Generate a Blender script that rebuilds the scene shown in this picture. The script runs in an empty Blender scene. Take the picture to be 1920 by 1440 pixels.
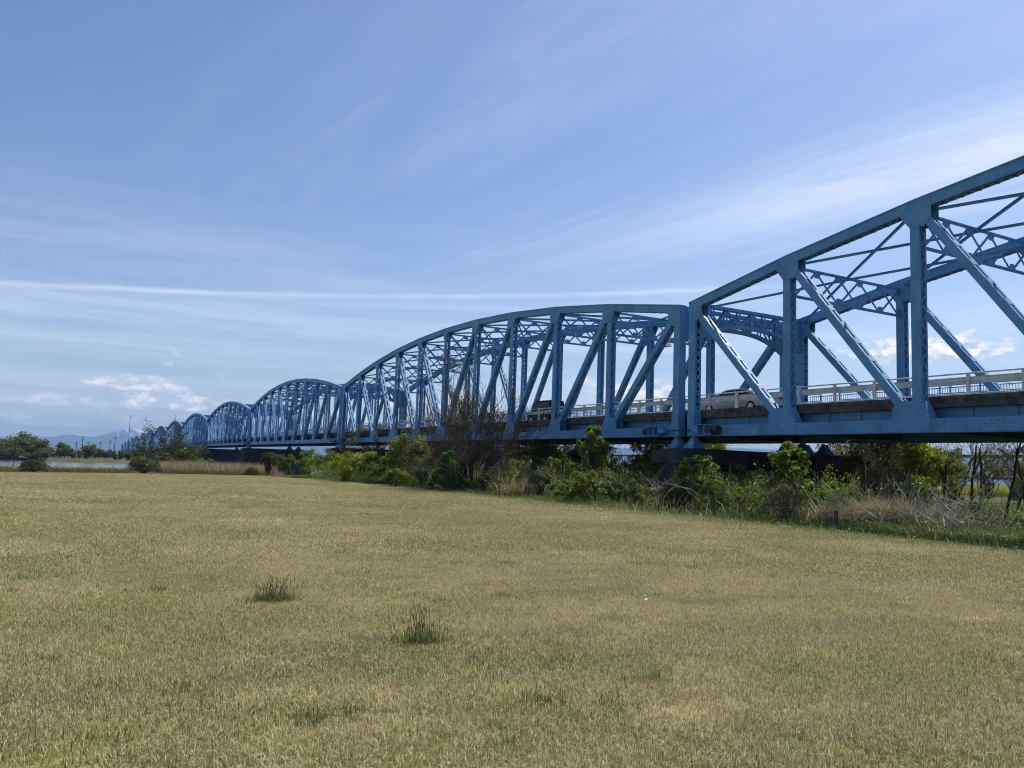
import bpy, math, random
import numpy as np
from mathutils import Matrix, Vector
R = math.radians
scene = bpy.context.scene
COL = scene.collection

# ------------------------------------------------------------------ camera
CAM_H, YAW, PIT, ROLL, FPX = 1.55, .4932, .1077, .0324, 1458.9
cd = bpy.data.cameras.new('camera'); cam = bpy.data.objects.new('camera', cd); COL.objects.link(cam)
cd.sensor_width = 36; cd.lens = FPX / 1920 * 36; cd.clip_start = .1; cd.clip_end = 60000
_fw = Vector((math.sin(YAW), math.cos(YAW), 0)); _rt = Vector((math.cos(YAW), -math.sin(YAW), 0)); _z = Vector((0, 0, 1))
_f = _fw * math.cos(PIT) + _z * math.sin(PIT); _u = -_fw * math.sin(PIT) + _z * math.cos(PIT)
_r2 = _rt * math.cos(ROLL) + _u * math.sin(ROLL); _u2 = -_rt * math.sin(ROLL) + _u * math.cos(ROLL)
M4 = Matrix((_r2, _u2, -_f)).transposed().to_4x4(); M4.translation = (0, 0, CAM_H)
cam.matrix_world = M4
scene.camera = cam

# ------------------------------------------------------------------ world, sun, exposure
SUN_AZ, SUN_EL = R(80), R(56)          # azimuth from +Y (along the bridge) towards +X
W = bpy.data.worlds.new('World'); scene.world = W; W.use_nodes = True
wn = W.node_tree.nodes; wl = W.node_tree.links; wn.clear()
class NT:
    """tiny node helper"""
    def __init__(s, tree): s.t = tree; s.n = tree.nodes; s.l = tree.links
    def put(s, sock, v):
        if v is None: return
        if isinstance(v, bpy.types.NodeSocket): s.l.new(v, sock)
        else: sock.default_value = v
    def math(s, op, a, b=None, c=None, clamp=False):
        n = s.n.new('ShaderNodeMath'); n.operation = op; n.use_clamp = clamp
        s.put(n.inputs[0], a); s.put(n.inputs[1], b); s.put(n.inputs[2], c); return n.outputs[0]
    def vmath(s, op, a, b=None, out=0):
        n = s.n.new('ShaderNodeVectorMath'); n.operation = op
        s.put(n.inputs[0], a); s.put(n.inputs[1], b); return n.outputs[out]
    def scale(s, a, k):
        n = s.n.new('ShaderNodeVectorMath'); n.operation = 'SCALE'; s.put(n.inputs[0], a); s.put(n.inputs['Scale'], k); return n.outputs[0]
    def xyz(s, x, y, z):
        n = s.n.new('ShaderNodeCombineXYZ')
        for i, v in enumerate((x, y, z)): s.put(n.inputs[i], v)
        return n.outputs[0]
    def sep(s, v):
        n = s.n.new('ShaderNodeSeparateXYZ'); s.put(n.inputs[0], v); return n.outputs
    def noise(s, vec, scale, detail=4, rough=.55, dist=0, out=0):
        n = s.n.new('ShaderNodeTexNoise'); s.put(n.inputs['Vector'], vec); s.put(n.inputs['Scale'], scale)
        s.put(n.inputs['Detail'], detail); s.put(n.inputs['Roughness'], rough); s.put(n.inputs['Distortion'], dist); return n.outputs[out]
    def rng(s, v, a, b, c=0., d=1., smooth=True):
        n = s.n.new('ShaderNodeMapRange'); n.interpolation_type = 'SMOOTHSTEP' if smooth else 'LINEAR'
        for i, q in enumerate((v, a, b, c, d)): s.put(n.inputs[i], q)
        return n.outputs[0]
    def mix(s, f, a, b, mode='MIX'):
        n = s.n.new('ShaderNodeMix'); n.data_type = 'RGBA'; n.blend_type = mode
        s.put(n.inputs[0], f)
        for i, q in ((6, a), (7, b)):
            if isinstance(q, (tuple, list)): q = tuple(q) + ((1,) if len(q) == 3 else ())
            s.put(n.inputs[i], q)
        return n.outputs[2]
    def ramp(s, f, stops):
        n = s.n.new('ShaderNodeValToRGB'); s.put(n.inputs[0], f); e = n.color_ramp.elements
        while len(e) < len(stops): e.new(.5)
        for q, (p, c) in zip(e, stops): q.position = p; q.color = tuple(c) + (1,)
        return n.outputs[0]
T = NT(W.node_tree)
sky = wn.new('ShaderNodeTexSky'); sky.sky_type = 'NISHITA'; sky.sun_disc = False
sky.sun_elevation = SUN_EL; sky.sun_rotation = SUN_AZ; sky.altitude = 20; sky.air_density = 1.15; sky.dust_density = 1.1; sky.ozone_density = 2.2
tc = wn.new('ShaderNodeTexCoord'); dv = T.vmath('NORMALIZE', tc.outputs['Generated'])
dx, dy, dz = T.sep(dv)
el = T.math('ARCSINE', dz); az = T.math('ARCTAN2', dx, dy)          # radians, az from +Y to +X
zc = T.math('ADD', T.math('MAXIMUM', dz, 0.0), .06)
px_ = T.math('DIVIDE', dx, zc); py_ = T.math('DIVIDE', dy, zc)       # the cloud plane
ca, sa = math.cos(R(-13)), math.sin(R(-13))                         # cirrus is combed along this azimuth
along = T.math('ADD', T.math('MULTIPLY', px_, sa), T.math('MULTIPLY', py_, ca))
across = T.math('SUBTRACT', T.math('MULTIPLY', px_, ca), T.math('MULTIPLY', py_, sa))
cv = T.xyz(T.math('MULTIPLY', along, .12), across, 0.)
c1 = T.noise(cv, 1.5, 5, .62, .5)
big = T.noise(T.xyz(T.math('MULTIPLY', along, .25), T.math('ADD', across, 4.6), 3.), .38, 3, .5, .2)
fine = T.noise(T.xyz(T.math('MULTIPLY', along, .22), across, 7.), 5.5, 6, .72, .9)
cir = T.math('MULTIPLY', T.rng(c1, .40, .68), T.rng(big, .36, .58))
cir = T.math('MULTIPLY', cir, T.rng(fine, .3, .7, .25, 1.15))
cir = T.math('MULTIPLY', cir, T.rng(across, .4, 2.2, .1, 1.25))
cir = T.math('MULTIPLY', cir, T.rng(el, .20, .33))
# the broad bright band at right follows the same combing
band = T.rng(T.math('ABSOLUTE', T.math('SUBTRACT', T.math('ADD', across, T.math('MULTIPLY', T.math('SUBTRACT', c1, .5), .5)), 2.18)), .02, .42, 1., 0.)
band = T.math('MULTIPLY', band, T.rng(fine, .2, .7, .25, 1.))
band = T.math('MULTIPLY', band, T.rng(along, .6, 2.4, 1., .25))
# thin veil bands low over the horizon
vb = T.noise(T.xyz(T.math('MULTIPLY', az, 1.1), T.math('MULTIPLY', el, 16.), 1.7), 1.6, 6, .6, .6)
veil = T.math('MULTIPLY', T.rng(vb, .38, .68, .22, 1.), T.rng(el, .36, .10, 0., 1.))
# contrail: a great circle with a little sag
def dirv(a, e): return Vector((math.cos(e) * math.sin(a), math.cos(e) * math.cos(a), math.sin(e)))
def px_dir(px, py):
    xr, yr = (px - 960) / FPX, (720 - py) / FPX
    return (_r2 * xr + _u2 * yr + _f).normalized()
d0, d1 = px_dir(-60, 523), px_dir(1330, 540); nrm = d0.cross(d1).normalized(); mid = (d0 + d1).normalized(); tang = nrm.cross(mid)
e_ = T.vmath('DOT_PRODUCT', dv, tuple(nrm), 1); t_ = T.vmath('DOT_PRODUCT', dv, tuple(tang), 1)
cn = T.noise(T.scale(dv, 1.), 26, 4, .6); cn2 = T.noise(dv, 5, 3, .6)
tt = T.math('MULTIPLY', t_, t_)
sag = T.math('ADD', e_, T.math('MULTIPLY', T.math('SUBTRACT', T.math('MULTIPLY', tt, 5.), 1.), .0155 if nrm.z < 0 else -.0155))
sag = T.math('ADD', sag, T.math('MULTIPLY', T.math('SUBTRACT', cn, .5), .004))
trail = T.rng(T.math('ABSOLUTE', sag), .0, .0055, 1., 0.)
trail = T.math('MULTIPLY', trail, T.math('MULTIPLY', T.rng(cn2, .3, .62, .35, .9), T.rng(T.math('ABSOLUTE', t_), .35, .58, 1., 0.)))
# cumulus: placed heaps by azimuth/elevation plus a sparse field round the whole horizon
def px_ae(px, py):
    v = px_dir(px, py); return math.atan2(v.x, v.y), math.asin(v.z)
cun = T.noise(T.xyz(T.math('MULTIPLY', az, 1.), T.math('MULTIPLY', el, 1.7), 0.), 34, 5, .6)
cun2 = T.noise(T.xyz(T.math('MULTIPLY', az, 1.), T.math('MULTIPLY', el, 1.7), 5.), 12, 4, .6)
heap = None
for (cx, cy, rx, ry, am) in [(250, 722, 95, 21, .85), (315, 757, 110, 24, 1.), (95, 752, 120, 15, .6), (30, 780, 60, 12, .4), (100, 795, 70, 8, .3), (1190, 742, 120, 36, .95), (1745, 662, 150, 44, 1.), (1010, 700, 60, 16, .4), (820, 760, 160, 28, .7), (640, 790, 140, 24, .55), (1430, 745, 70, 18, .6), (460, 765, 60, 18, .5), (1100, 720, 60, 20, .55)]:
    a0, e0 = px_ae(cx, cy)
    da = T.math('DIVIDE', T.math('SUBTRACT', az, a0), rx / FPX); de = T.math('SUBTRACT', el, e0)
    # flat below, billowing above
    de = T.math('DIVIDE', de, T.rng(de, -.002, .002, ry * .55 / FPX, ry / FPX))
    q = T.math('SUBTRACT', 1., T.math('ADD', T.math('MULTIPLY', da, da), T.math('MULTIPLY', de, de)))
    q = T.math('ADD', q, T.math('MULTIPLY', T.math('SUBTRACT', cun, .50), 2.5))
    q = T.math('MULTIPLY', T.rng(q, .15, 1.0), am)
    heap = q if heap is None else T.math('MAXIMUM', heap, q)
fld = T.math('MULTIPLY', T.rng(T.math('ADD', cun2, T.math('MULTIPLY', T.math('SUBTRACT', cun, .5), .5)), .60, .74), T.math('MULTIPLY', T.rng(el, .02, .05), T.rng(el, .17, .1)))
heap = T.math('MAXIMUM', heap, T.math('MULTIPLY', fld, .45))
hs = T.noise(T.xyz(az, T.math('ADD', T.math('MULTIPLY', el, 1.7), .012), 0.), 34, 7, .6)      # denser air above: shade below
shade = T.rng(T.math('SUBTRACT', cun, hs), -.12, .12, 0., 1.)
cumc = T.mix(shade, (6.2, 6.7, 7.8), (10.6, 10.5, 10.4))
skyc = sky.outputs[0]
skyc = T.mix(1., skyc, (.92, 1.0, 1.18), 'MULTIPLY')
thin = T.math('MAXIMUM', T.math('MULTIPLY', cir, .6), T.math('MAXIMUM', T.math('MULTIPLY', band, .75), T.math('MULTIPLY', veil, .5)))
skyc = T.mix(thin, skyc, (8.2, 8.8, 10.2))
skyc = T.mix(T.math('MULTIPLY', trail, .45), skyc, (8.6, 9.2, 10.4))
skyc = T.mix(heap, skyc, cumc)
bg = wn.new('ShaderNodeBackground'); bg.inputs['Strength'].default_value = .098
wl.new(skyc, bg.inputs['Color'])
wo = wn.new('ShaderNodeOutputWorld'); wl.new(bg.outputs[0], wo.inputs['Surface'])

sl = bpy.data.lights.new('sun', 'SUN'); sl.energy = 4.7; sl.angle = R(.53); sl.color = (1., .955, .88)
so = bpy.data.objects.new('sun', sl); COL.objects.link(so)
so.rotation_euler = (-dirv(SUN_AZ, SUN_EL)).to_track_quat('-Z', 'Y').to_euler(); so.location = (200, 40, 300)
scene.view_settings.view_transform = 'Standard'; scene.view_settings.look = 'None'
scene.view_settings.exposure = 0.2; scene.view_settings.gamma = 1.0; scene.view_settings.use_curve_mapping = False
W.cycles.sampling_method = 'MANUAL'; W.cycles.sample_map_resolution = 256
scene.cycles.use_denoising = True
scene.cycles.filter_width = 1.05; scene.cycles.max_bounces = 7; scene.cycles.transparent_max_bounces = 8; scene.cycles.volume_bounces = 0
scene.cycles.sample_clamp_indirect = 6

# ------------------------------------------------------------------ helpers
def tag(o, label=None, cat=None, group=None, kind=None):
    for k, v in (('label', label), ('category', cat), ('group', group), ('kind', kind)):
        if v: o[k] = v
    return o
def link(name, data, parent=None):
    o = bpy.data.objects.new(name, data); COL.objects.link(o); o.parent = parent; return o
def empty(name, loc=(0, 0, 0), rz=0, s=1.):
    o = link(name, None); o.location = loc; o.rotation_euler = (0, 0, rz); o.scale = (s, s, s); o.empty_display_size = .2; return o
def copy_tree(o, parent=None):
    c = o.copy(); COL.objects.link(c); c.parent = parent
    for ch in o.children: copy_tree(ch, c)
    return c
def mesh_np(name, V, F, mat=None, tone=None, smooth=False, uv=None):
    """V (n,3); F (m,k) constant-size faces; tone per vertex"""
    V = np.asarray(V, np.float32); F = np.asarray(F, np.int32)
    me = bpy.data.meshes.new(name); m, k = F.shape
    me.vertices.add(len(V)); me.vertices.foreach_set('co', V.ravel())
    me.loops.add(m * k); me.loops.foreach_set('vertex_index', F.ravel())
    me.polygons.add(m); me.polygons.foreach_set('loop_start', np.arange(m, dtype=np.int32) * k)
    me.polygons.foreach_set('loop_total', np.full(m, k, np.int32))
    if smooth: me.polygons.foreach_set('use_smooth', np.ones(m, bool))
    if tone is not None:
        a = me.attributes.new('tone', 'FLOAT', 'POINT'); a.data.foreach_set('value', np.asarray(tone, np.float32))
    me.update(calc_edges=True)
    if mat: me.materials.append(mat)
    return me
class MB:
    """collects boxes, plates and tubes; UV in metres"""
    def __init__(s): s.v = []; s.f = []; s.uv = []
    def quad(s, a, b, c, d):
        i = len(s.v); s.v += [a, b, c, d]; s.f.append((i, i + 1, i + 2, i + 3))
    def hexa(s, P):      # 8 points: bottom 4 ccw, top 4 ccw
        i = len(s.v); s.v += [tuple(p) for p in P]
        for q in ((3, 2, 1, 0), (4, 5, 6, 7), (0, 1, 5, 4), (1, 2, 6, 5), (2, 3, 7, 6), (3, 0, 4, 7)): s.f.append(tuple(i + j for j in q))
    def box(s, x0, x1, y0, y1, z0, z1):
        s.hexa([(x0, y0, z0), (x1, y0, z0), (x1, y1, z0), (x0, y1, z0), (x0, y0, z1), (x1, y0, z1), (x1, y1, z1), (x0, y1, z1)])
    def beam(s, p0, p1, a, b, side=(1, 0, 0), a2=None, b2=None):
        p0 = Vector(p0); p1 = Vector(p1); d = (p1 - p0).normalized(); e = Vector(side); e = (e - d * e.dot(d))
        if e.length < 1e-4: e = Vector((0, 1, 0)) - d * d.y
        e.normalize(); g = d.cross(e); a2 = a if a2 is None else a2; b2 = b if b2 is None else b2
        P = []
        for p, aa, bb in ((p0, a, b), (p1, a2, b2)):
            for sx, sy in ((-1, -1), (1, -1), (1, 1), (-1, 1)): P.append(p + e * (sx * aa / 2) + g * (sy * bb / 2))
        s.hexa(P)
    def plate(s, poly, x0, x1):      # polygon in (y,z), thick in x
        if sum(a[0] * b[1] - b[0] * a[1] for a, b in zip(poly, poly[1:] + poly[:1])) < 0: poly = poly[::-1]
        i = len(s.v); n = len(poly)
        s.v += [(x0, y, z) for y, z in poly] + [(x1, y, z) for y, z in poly]
        s.f.append(tuple(i + j for j in range(n - 1, -1, -1))); s.f.append(tuple(i + n + j for j in range(n)))
        for j in range(n): k = (j + 1) % n; s.f.append((i + j, i + k, i + n + k, i + n + j))
    def tube(s, pts, rad, n=6, cap=True):
        pts = [Vector(p) for p in pts]; rad = [rad] * len(pts) if not hasattr(rad, '__len__') else rad; base = len(s.v)
        for j, p in enumerate(pts):
            d = (pts[min(j + 1, len(pts) - 1)] - pts[max(j - 1, 0)]).normalized()
            e = d.orthogonal() if abs(d.z) > .9 else d.cross(_z); e.normalize(); g = d.cross(e)
            for k in range(n): a = 2 * math.pi * k / n; s.v.append(tuple(p + (e * math.cos(a) + g * math.sin(a)) * rad[j]))
        for j in range(len(pts) - 1):
            for k in range(n): q = (k + 1) % n; s.f.append((base + j * n + k, base + j * n + q, base + (j + 1) * n + q, base + (j + 1) * n + k))
        if cap:
            s.f.append(tuple(base + k for k in range(n - 1, -1, -1))); s.f.append(tuple(base + (len(pts) - 1) * n + k for k in range(n)))
    def mesh(s, name, mat):
        me = bpy.data.meshes.new(name); me.from_pydata([tuple(v) for v in s.v], [], s.f); me.materials.append(mat); me.update(); return me
    def build(s, name, mat, parent=None, loc=None):
        o = link(name, s.mesh(name, mat), parent)
        if loc: o.location = loc
        return o

# ------------------------------------------------------------------ materials
def mat_new(name):
    m = bpy.data.materials.new(name); m.use_nodes = True; t = NT(m.node_tree)
    b = t.n['Principled BSDF']; return m, t, b
def mat_plain(name, col, rough=.6, metal=0., var=.12, scale=6., bump=0., spec=.5, coat=0., col2=None):
    m, t, b = mat_new(name); tc = t.n.new('ShaderNodeTexCoord'); o = tc.outputs['Object']
    n = t.noise(o, scale, 6, .6)
    lo = tuple(c * (1 - var) for c in col) if col2 is None else col2; hi = tuple(min(1, c * (1 + var)) for c in col)
    c = t.mix(t.rng(n, .3, .7), lo, hi); t.put(b.inputs['Base Color'], c)
    b.inputs['Roughness'].default_value = rough; b.inputs['Metallic'].default_value = metal
    b.inputs['Specular IOR Level'].default_value = spec; b.inputs['Coat Weight'].default_value = coat
    if bump:
        bp = t.n.new('ShaderNodeBump'); bp.inputs['Strength'].default_value = bump; bp.inputs['Distance'].default_value = .02
        t.put(bp.inputs['Height'], t.noise(o, scale * 5, 6, .65)); t.put(b.inputs['Normal'], bp.outputs[0])
    return m
def steel(name, rivets=False, tint=1.):
    m, t, b = mat_new(name); tc = t.n.new('ShaderNodeTexCoord'); o = tc.outputs['Object']
    ox, oy, oz = t.sep(o)
    n1 = t.noise(o, .55, 5, .6); n2 = t.noise(t.xyz(t.math('MULTIPLY', ox, 9.), t.math('MULTIPLY', oy, 9.), t.math('MULTIPLY', oz, .8)), 1., 5, .65)
    n3 = t.noise(o, 13., 4, .7)
    base = t.mix(t.rng(n1, .3, .7), tuple(c * tint for c in (.076, .228, .43)), tuple(c * tint for c in (.122, .315, .535)))
    base = t.mix(t.math('MULTIPLY', t.rng(n2, .50, .74), .5), base, (.085, .16, .20))           # rain streaks
    base = t.mix(t.math('MULTIPLY', t.rng(t.math('MULTIPLY', n3, n1), .36, .5), .5), base, (.20, .22, .19))   # grime
    base = t.mix(t.math('MULTIPLY', t.rng(t.noise(o, 3.1, 6, .7),   .655, .74), .6), base, (.14, .085, .05))  # rust bloom
    t.put(b.inputs['Base Color'], base); t.put(b.inputs['Roughness'], t.rng(n2, .3, .8, .46, .68))
    b.inputs['Specular IOR Level'].default_value = .45
    if rivets:
        def saw(v, p): return t.math('SUBTRACT', t.math('FRACT', t.math('DIVIDE', v, p)), .5)
        row = t.math('FLOOR', t.math('DIVIDE', oz, .125)); a = saw(t.math('ADD', oy, t.math('MULTIPLY', row, .071)), .142); c = saw(oz, .125)
        r2 = t.math('ADD', t.math('MULTIPLY', a, a), t.math('MULTIPLY', c, c)); dome = t.math('MULTIPLY', t.rng(r2, .015, .075, 1., 0.), t.rng(t.noise(o, 1.7, 2, .5), .44, .54))
        bp = t.n.new('ShaderNodeBump'); bp.inputs['Strength'].default_value = 1.; bp.inputs['Distance'].default_value = .03
        t.put(bp.inputs['Height'], dome); t.put(b.inputs['Normal'], bp.outputs[0])
    return m
STEEL = steel('blue paint'); STEELR = steel('blue riveted paint', True)
CONC = mat_plain('weathered deck concrete', (.085, .08, .07), .9, var=.3, scale=2.2, bump=.4, col2=(.026, .025, .024))
PIERC = mat_plain('shade-darkened pier concrete', (.042, .045, .05), .92, var=.3, scale=.9, bump=.5, col2=(.014, .016, .019))  # concrete colour lowered so it carries the shade on the piers
WHITE = mat_plain('chalky white rail paint', (.66, .655, .645), .5, var=.1, scale=3., col2=(.50, .49, .475))
UNDERSHADE = mat_plain('shade-darkened underside paint', (.035, .055, .07), .85, var=.4, scale=2.)  # bridge paint darkened for the floor beams: underside shade put into the colour
ASPH = mat_plain('asphalt', (.05, .05, .052), .92, var=.25, scale=18., bump=.3)
DARKM = mat_plain('dark rubber and iron', (.025, .025, .027), .6, var=.3, scale=9.)
PICK = mat_plain('light blue picket paint', (.17, .34, .5), .5, var=.15, scale=4.)
FARST = mat_plain('dark rail bridge steel', (.045, .05, .055), .7, var=.2, scale=.5)
def leaf_mat(name, lo, hi, trans=.35, rough=.5, dead=None):
    m, t, b = mat_new(name); a = t.n.new('ShaderNodeAttribute'); a.attribute_name = 'tone'
    oi = t.n.new('ShaderNodeObjectInfo')
    c = t.mix(a.outputs['Fac'], lo, hi)
    if dead: c = t.mix(t.rng(a.outputs['Fac'], .93, .97), c, dead)
    hs = t.n.new('ShaderNodeHueSaturation'); t.put(hs.inputs['Color'], c)
    t.put(hs.inputs['Value'], t.rng(oi.outputs['Random'], 0, 1, .82, 1.18, False)); t.put(hs.inputs['Hue'], t.rng(oi.outputs['Random'], 0, 1, .487, .512, False))
    c = hs.outputs[0]
    t.put(b.inputs['Base Color'], c); b.inputs['Roughness'].default_value = rough; b.inputs['Specular IOR Level'].default_value = .35
    tr = t.n.new('ShaderNodeBsdfTranslucent'); t.put(tr.inputs['Color'], t.mix(1., c, (1.25, 1.3, .6), 'MULTIPLY'))
    ms = t.n.new('ShaderNodeMixShader'); ms.inputs[0].default_value = trans
    t.l.new(b.outputs[0], ms.inputs[1]); t.l.new(tr.outputs[0], ms.inputs[2]); t.l.new(ms.outputs[0], t.n['Material Output'].inputs['Surface'])
    return m
LEAF_G = leaf_mat('green leaves', (.06, .09, .018), (.22, .265, .05), .45)
LEAF_B = leaf_mat('bright spring leaves', (.075, .13, .02), (.22, .32, .045), .45)
LEAF_Y = leaf_mat('yellow green leaves', (.11, .14, .022), (.34, .34, .06), .45)
LEAF_D = leaf_mat('dark clipped leaves', (.025, .035, .013), (.11, .12, .035), .25, dead=(.13, .09, .05))
LEAF_O = leaf_mat('olive twig leaves', (.085, .075, .03), (.21, .17, .055), .3, dead=(.17, .09, .05))
LEAF_F = leaf_mat('far bank leaves', (.045, .06, .02), (.16, .155, .045), .3)
STRAW = leaf_mat('dry straw stalks', (.26, .20, .11), (.60, .52, .36), .2)
WEED = leaf_mat('weed blades', (.045, .08, .02), (.20, .24, .06), .35, dead=(.42, .36, .22))
LEAF_W = leaf_mat('pale weed leaves', (.10, .12, .04), (.32, .33, .14), .35, dead=(.42, .36, .22))
YELL = leaf_mat('rape flowers', (.22, .24, .03), (.45, .42, .05), .3)
BARK = mat_plain('dark bark', (.05, .042, .033), .9, var=.35, scale=9., bump=.5)
TWIG = mat_plain('grey brown twigs', (.095, .075, .052), .85, var=.35, scale=7.)
PALEW = mat_plain('bleached dead wood', (.42, .38, .31), .85, var=.25, scale=7.)
STAKE = mat_plain('weathered stake wood', (.07, .055, .04), .9, var=.4, scale=14., bump=.4)

# ------------------------------------------------------------------ setting: ground, lawn, river, mountains
def gp(px, dist, z=0.):                 # point on the ground: view column of the photograph, metres from the camera
    v = px_dir(px, 860); k = dist / math.hypot(v.x, v.y); return Vector((v.x * k, v.y * k, z))
rs = np.random.RandomState(4)
def ground_z(X, Y):
    X = np.asarray(X, float); Y = np.asarray(Y, float)
    def st(a, b, v): t_ = np.clip((v - a) / (b - a), 0, 1); return t_ * t_ * (3 - 2 * t_)
    wob = 6 * np.sin(X * .021 + 1) + 3 * np.sin(X * .057)
    z = -3.2 * st(96, 122, Y + wob * .5) + 2.35 * st(396, 409, Y + wob * .8) + .9 * st(420, 520, Y)
    return z
def axis(dense, far):
    a = list(dense); 
    return np.array(sorted(set([-f for f in far] + a + list(far))))
gx = axis(np.arange(-300, 301, 12), [350, 420, 520, 700, 1000, 1500, 2500, 4000, 7000, 12000, 19000])
gy = axis(list(np.arange(-60, 540, 6)), [600, 700, 900, 1200, 1800, 2500, 4000, 7000, 12000, 19000])
GX, GY = np.meshgrid(gx, gy); GZ = ground_z(GX, GY) - .006
def grid_faces(ny, nx):
    i = np.arange((ny - 1) * (nx - 1)); r, c = i // (nx - 1), i % (nx - 1); a = r * nx + c
    return np.stack([a, a + 1, a + nx + 1, a + nx], 1)
m, t, b = mat_new('rough ground'); o = t.n.new('ShaderNodeTexCoord').outputs['Object']
c = t.mix(t.rng(t.noise(o, .09, 6, .6), .35, .65), (.085, .09, .035), (.15, .125, .07)); c = t.mix(t.rng(t.noise(o, 1.3, 5, .7), .4, .7), c, (.05, .055, .022))
t.put(b.inputs['Base Color'], c); b.inputs['Roughness'].default_value = .95; b.inputs['Specular IOR Level'].default_value = .1
GROUND = m
o = link('ground', mesh_np('ground', np.stack([GX, GY, GZ], -1).reshape(-1, 3), grid_faces(len(gy), len(gx)), GROUND, smooth=True)); tag(o, 'rough scrubby flood plain ground reaching to the far bank', kind='structure')

# lawn sheet: the mown field, edge 20 m to the right, back edge about 75 m ahead
def lawn_right(y): return 19.8 + .35 * math.sin(y * .31) + .25 * math.sin(y * .83 + 1) - max(0, y - 54) * .19
def lawn_back(x): return 74.6 + .145 * x
LAWN_RGB = ((.47, .395, .19), (.315, .30, .095), (.17, .215, .04))
def lawn_colour(t, pos, tone=None):
    n1 = t.noise(pos, .16, 5, .6, .4); n2 = t.noise(pos, .55, 5, .62, .6); n3 = t.noise(pos, 2.3, 4, .6)
    g = t.math('ADD', t.math('MULTIPLY', n1, .62), t.math('MULTIPLY', n2, .38))
    c = t.mix(t.rng(g, .42, .56), LAWN_RGB[0], LAWN_RGB[1])
    c = t.mix(t.math('MULTIPLY', t.rng(t.noise(t.xyz(t.math('MULTIPLY', t.sep(pos)[0], .35), t.sep(pos)[1], 4.), .8, 4, .6), .48, .66), .55), c, (.27, .225, .12))
    c = t.mix(t.math('MULTIPLY', t.rng(t.noise(pos, .9, 3, .5, .8), .60, .70), .8), c, (.26, .30, .05))
    c = t.mix(t.math('MULTIPLY', t.rng(t.math('ADD', t.math('MULTIPLY', n2, .55), t.math('MULTIPLY', n3, .45)), .53, .68), .85), c, LAWN_RGB[2])
    x, y, z = t.sep(pos)
    # greener fringe where the mower stops short of the thicket
    fr = t.rng(t.math('ADD', x, t.math('MULTIPLY', t.math('SUBTRACT', n2, .5), 3.5)), 16.6, 19.6, 0., .75)
    c = t.mix(fr, c, (.105, .155, .03))
    return c
m, t, b = mat_new('lawn thatch'); pos = t.n.new('ShaderNodeNewGeometry').outputs['Position']
c = lawn_colour(t, pos); k = t.rng(t.noise(pos, 55, 5, .7), .25, .75, .62, 1.18, False)
c = t.mix(1., c, t.xyz(k, k, k), 'MULTIPLY')
t.put(b.inputs['Base Color'], c); b.inputs['Roughness'].default_value = .95; b.inputs['Specular IOR Level'].default_value = .1
bp = t.n.new('ShaderNodeBump'); bp.inputs['Strength'].default_value = .9; bp.inputs['Distance'].default_value = .03
t.put(bp.inputs['Height'], t.math('ADD', t.noise(pos, 38, 6, .7), t.math('MULTIPLY', t.noise(pos, 3., 4, .6), 1.2))); t.put(b.inputs['Normal'], bp.outputs[0])
LAWN = m
ys = np.arange(-30, 79, 1.5); V = []; nxl = 60
for y in ys:
    xr = lawn_right(y)
    for i in range(nxl):
        q = i / (nxl - 1); x = -60 + (xr + 60) * q; V.append((x, min(y, lawn_back(x)), .02))
o = link('lawn', mesh_np('lawn', np.array(V), grid_faces(len(ys), nxl), LAWN, smooth=True)); tag(o, 'mown straw coloured lawn filling the foreground', kind='structure')

# river
m, t, b = mat_new('river water'); b.inputs['Base Color'].default_value = (.12, .15, .16, 1); b.inputs['Roughness'].default_value = .12; b.inputs['IOR'].default_value = 1.33
o_ = t.n.new('ShaderNodeTexCoord').outputs['Object']; bp = t.n.new('ShaderNodeBump'); bp.inputs['Strength'].default_value = .35; bp.inputs['Distance'].default_value = .3
t.put(bp.inputs['Height'], t.noise(o_, 1.1, 5, .6)); t.put(b.inputs['Normal'], bp.outputs[0])
wx = np.arange(-6000, 6001, 400.); wy = np.arange(98, 420, 20.); WX, WY = np.meshgrid(wx, wy)
o = link('river', mesh_np('river', np.stack([WX, WY, np.full_like(WX, -2.1)], -1).reshape(-1, 3), grid_faces(len(wy), len(wx)), m)); tag(o, 'pale calm river beyond the hedge', kind='structure')

# mountains, ridge line by azimuth
rp = [(-400, 824), (-200, 822), (-90, 815), (22, 817.5), (35, 819), (50, 821), (65, 822.5), (78, 819), (93, 821), (117, 817.5), (133, 812.5), (142, 814), (150, 816.7), (158, 816), (172, 817.5), (183, 816), (200, 813), (217, 807.5), (233, 803), (247, 803), (260, 804), (273, 807), (300, 814), (340, 822), (420, 828), (600, 836), (800, 838), (1000, 836), (1200, 839), (1300, 838), (1450, 842), (1700, 851), (2000, 862), (2400, 880)]
ra = []; rh = []; RM = 15000.
for (x, y) in rp:
    a_, e_2 = px_ae(x, y); ra.append(a_); rh.append(max(60, math.tan(e_2) * RM))
A = np.linspace(-1.9, 2.6, 900); hr = np.interp(A, ra, rh, left=rh[0], right=rh[-1])
def fbm1(x, seed, octs=6, f0=1.):
    r_ = np.random.RandomState(seed); y = np.zeros_like(x); a_ = 1.
    for k_ in range(octs):
        ph = r_.rand(4) * 6.28; y += a_ * (np.sin(x * f0 + ph[0]) + .6 * np.sin(x * f0 * 1.7 + ph[1])); a_ *= .52; f0 *= 2.03
    return y
hr = hr + 9 * fbm1(A, 3, 5, 40.)
rr = np.concatenate([np.linspace(10500, RM, 26), np.linspace(RM, 17500, 8)[1:]]); V = []
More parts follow.
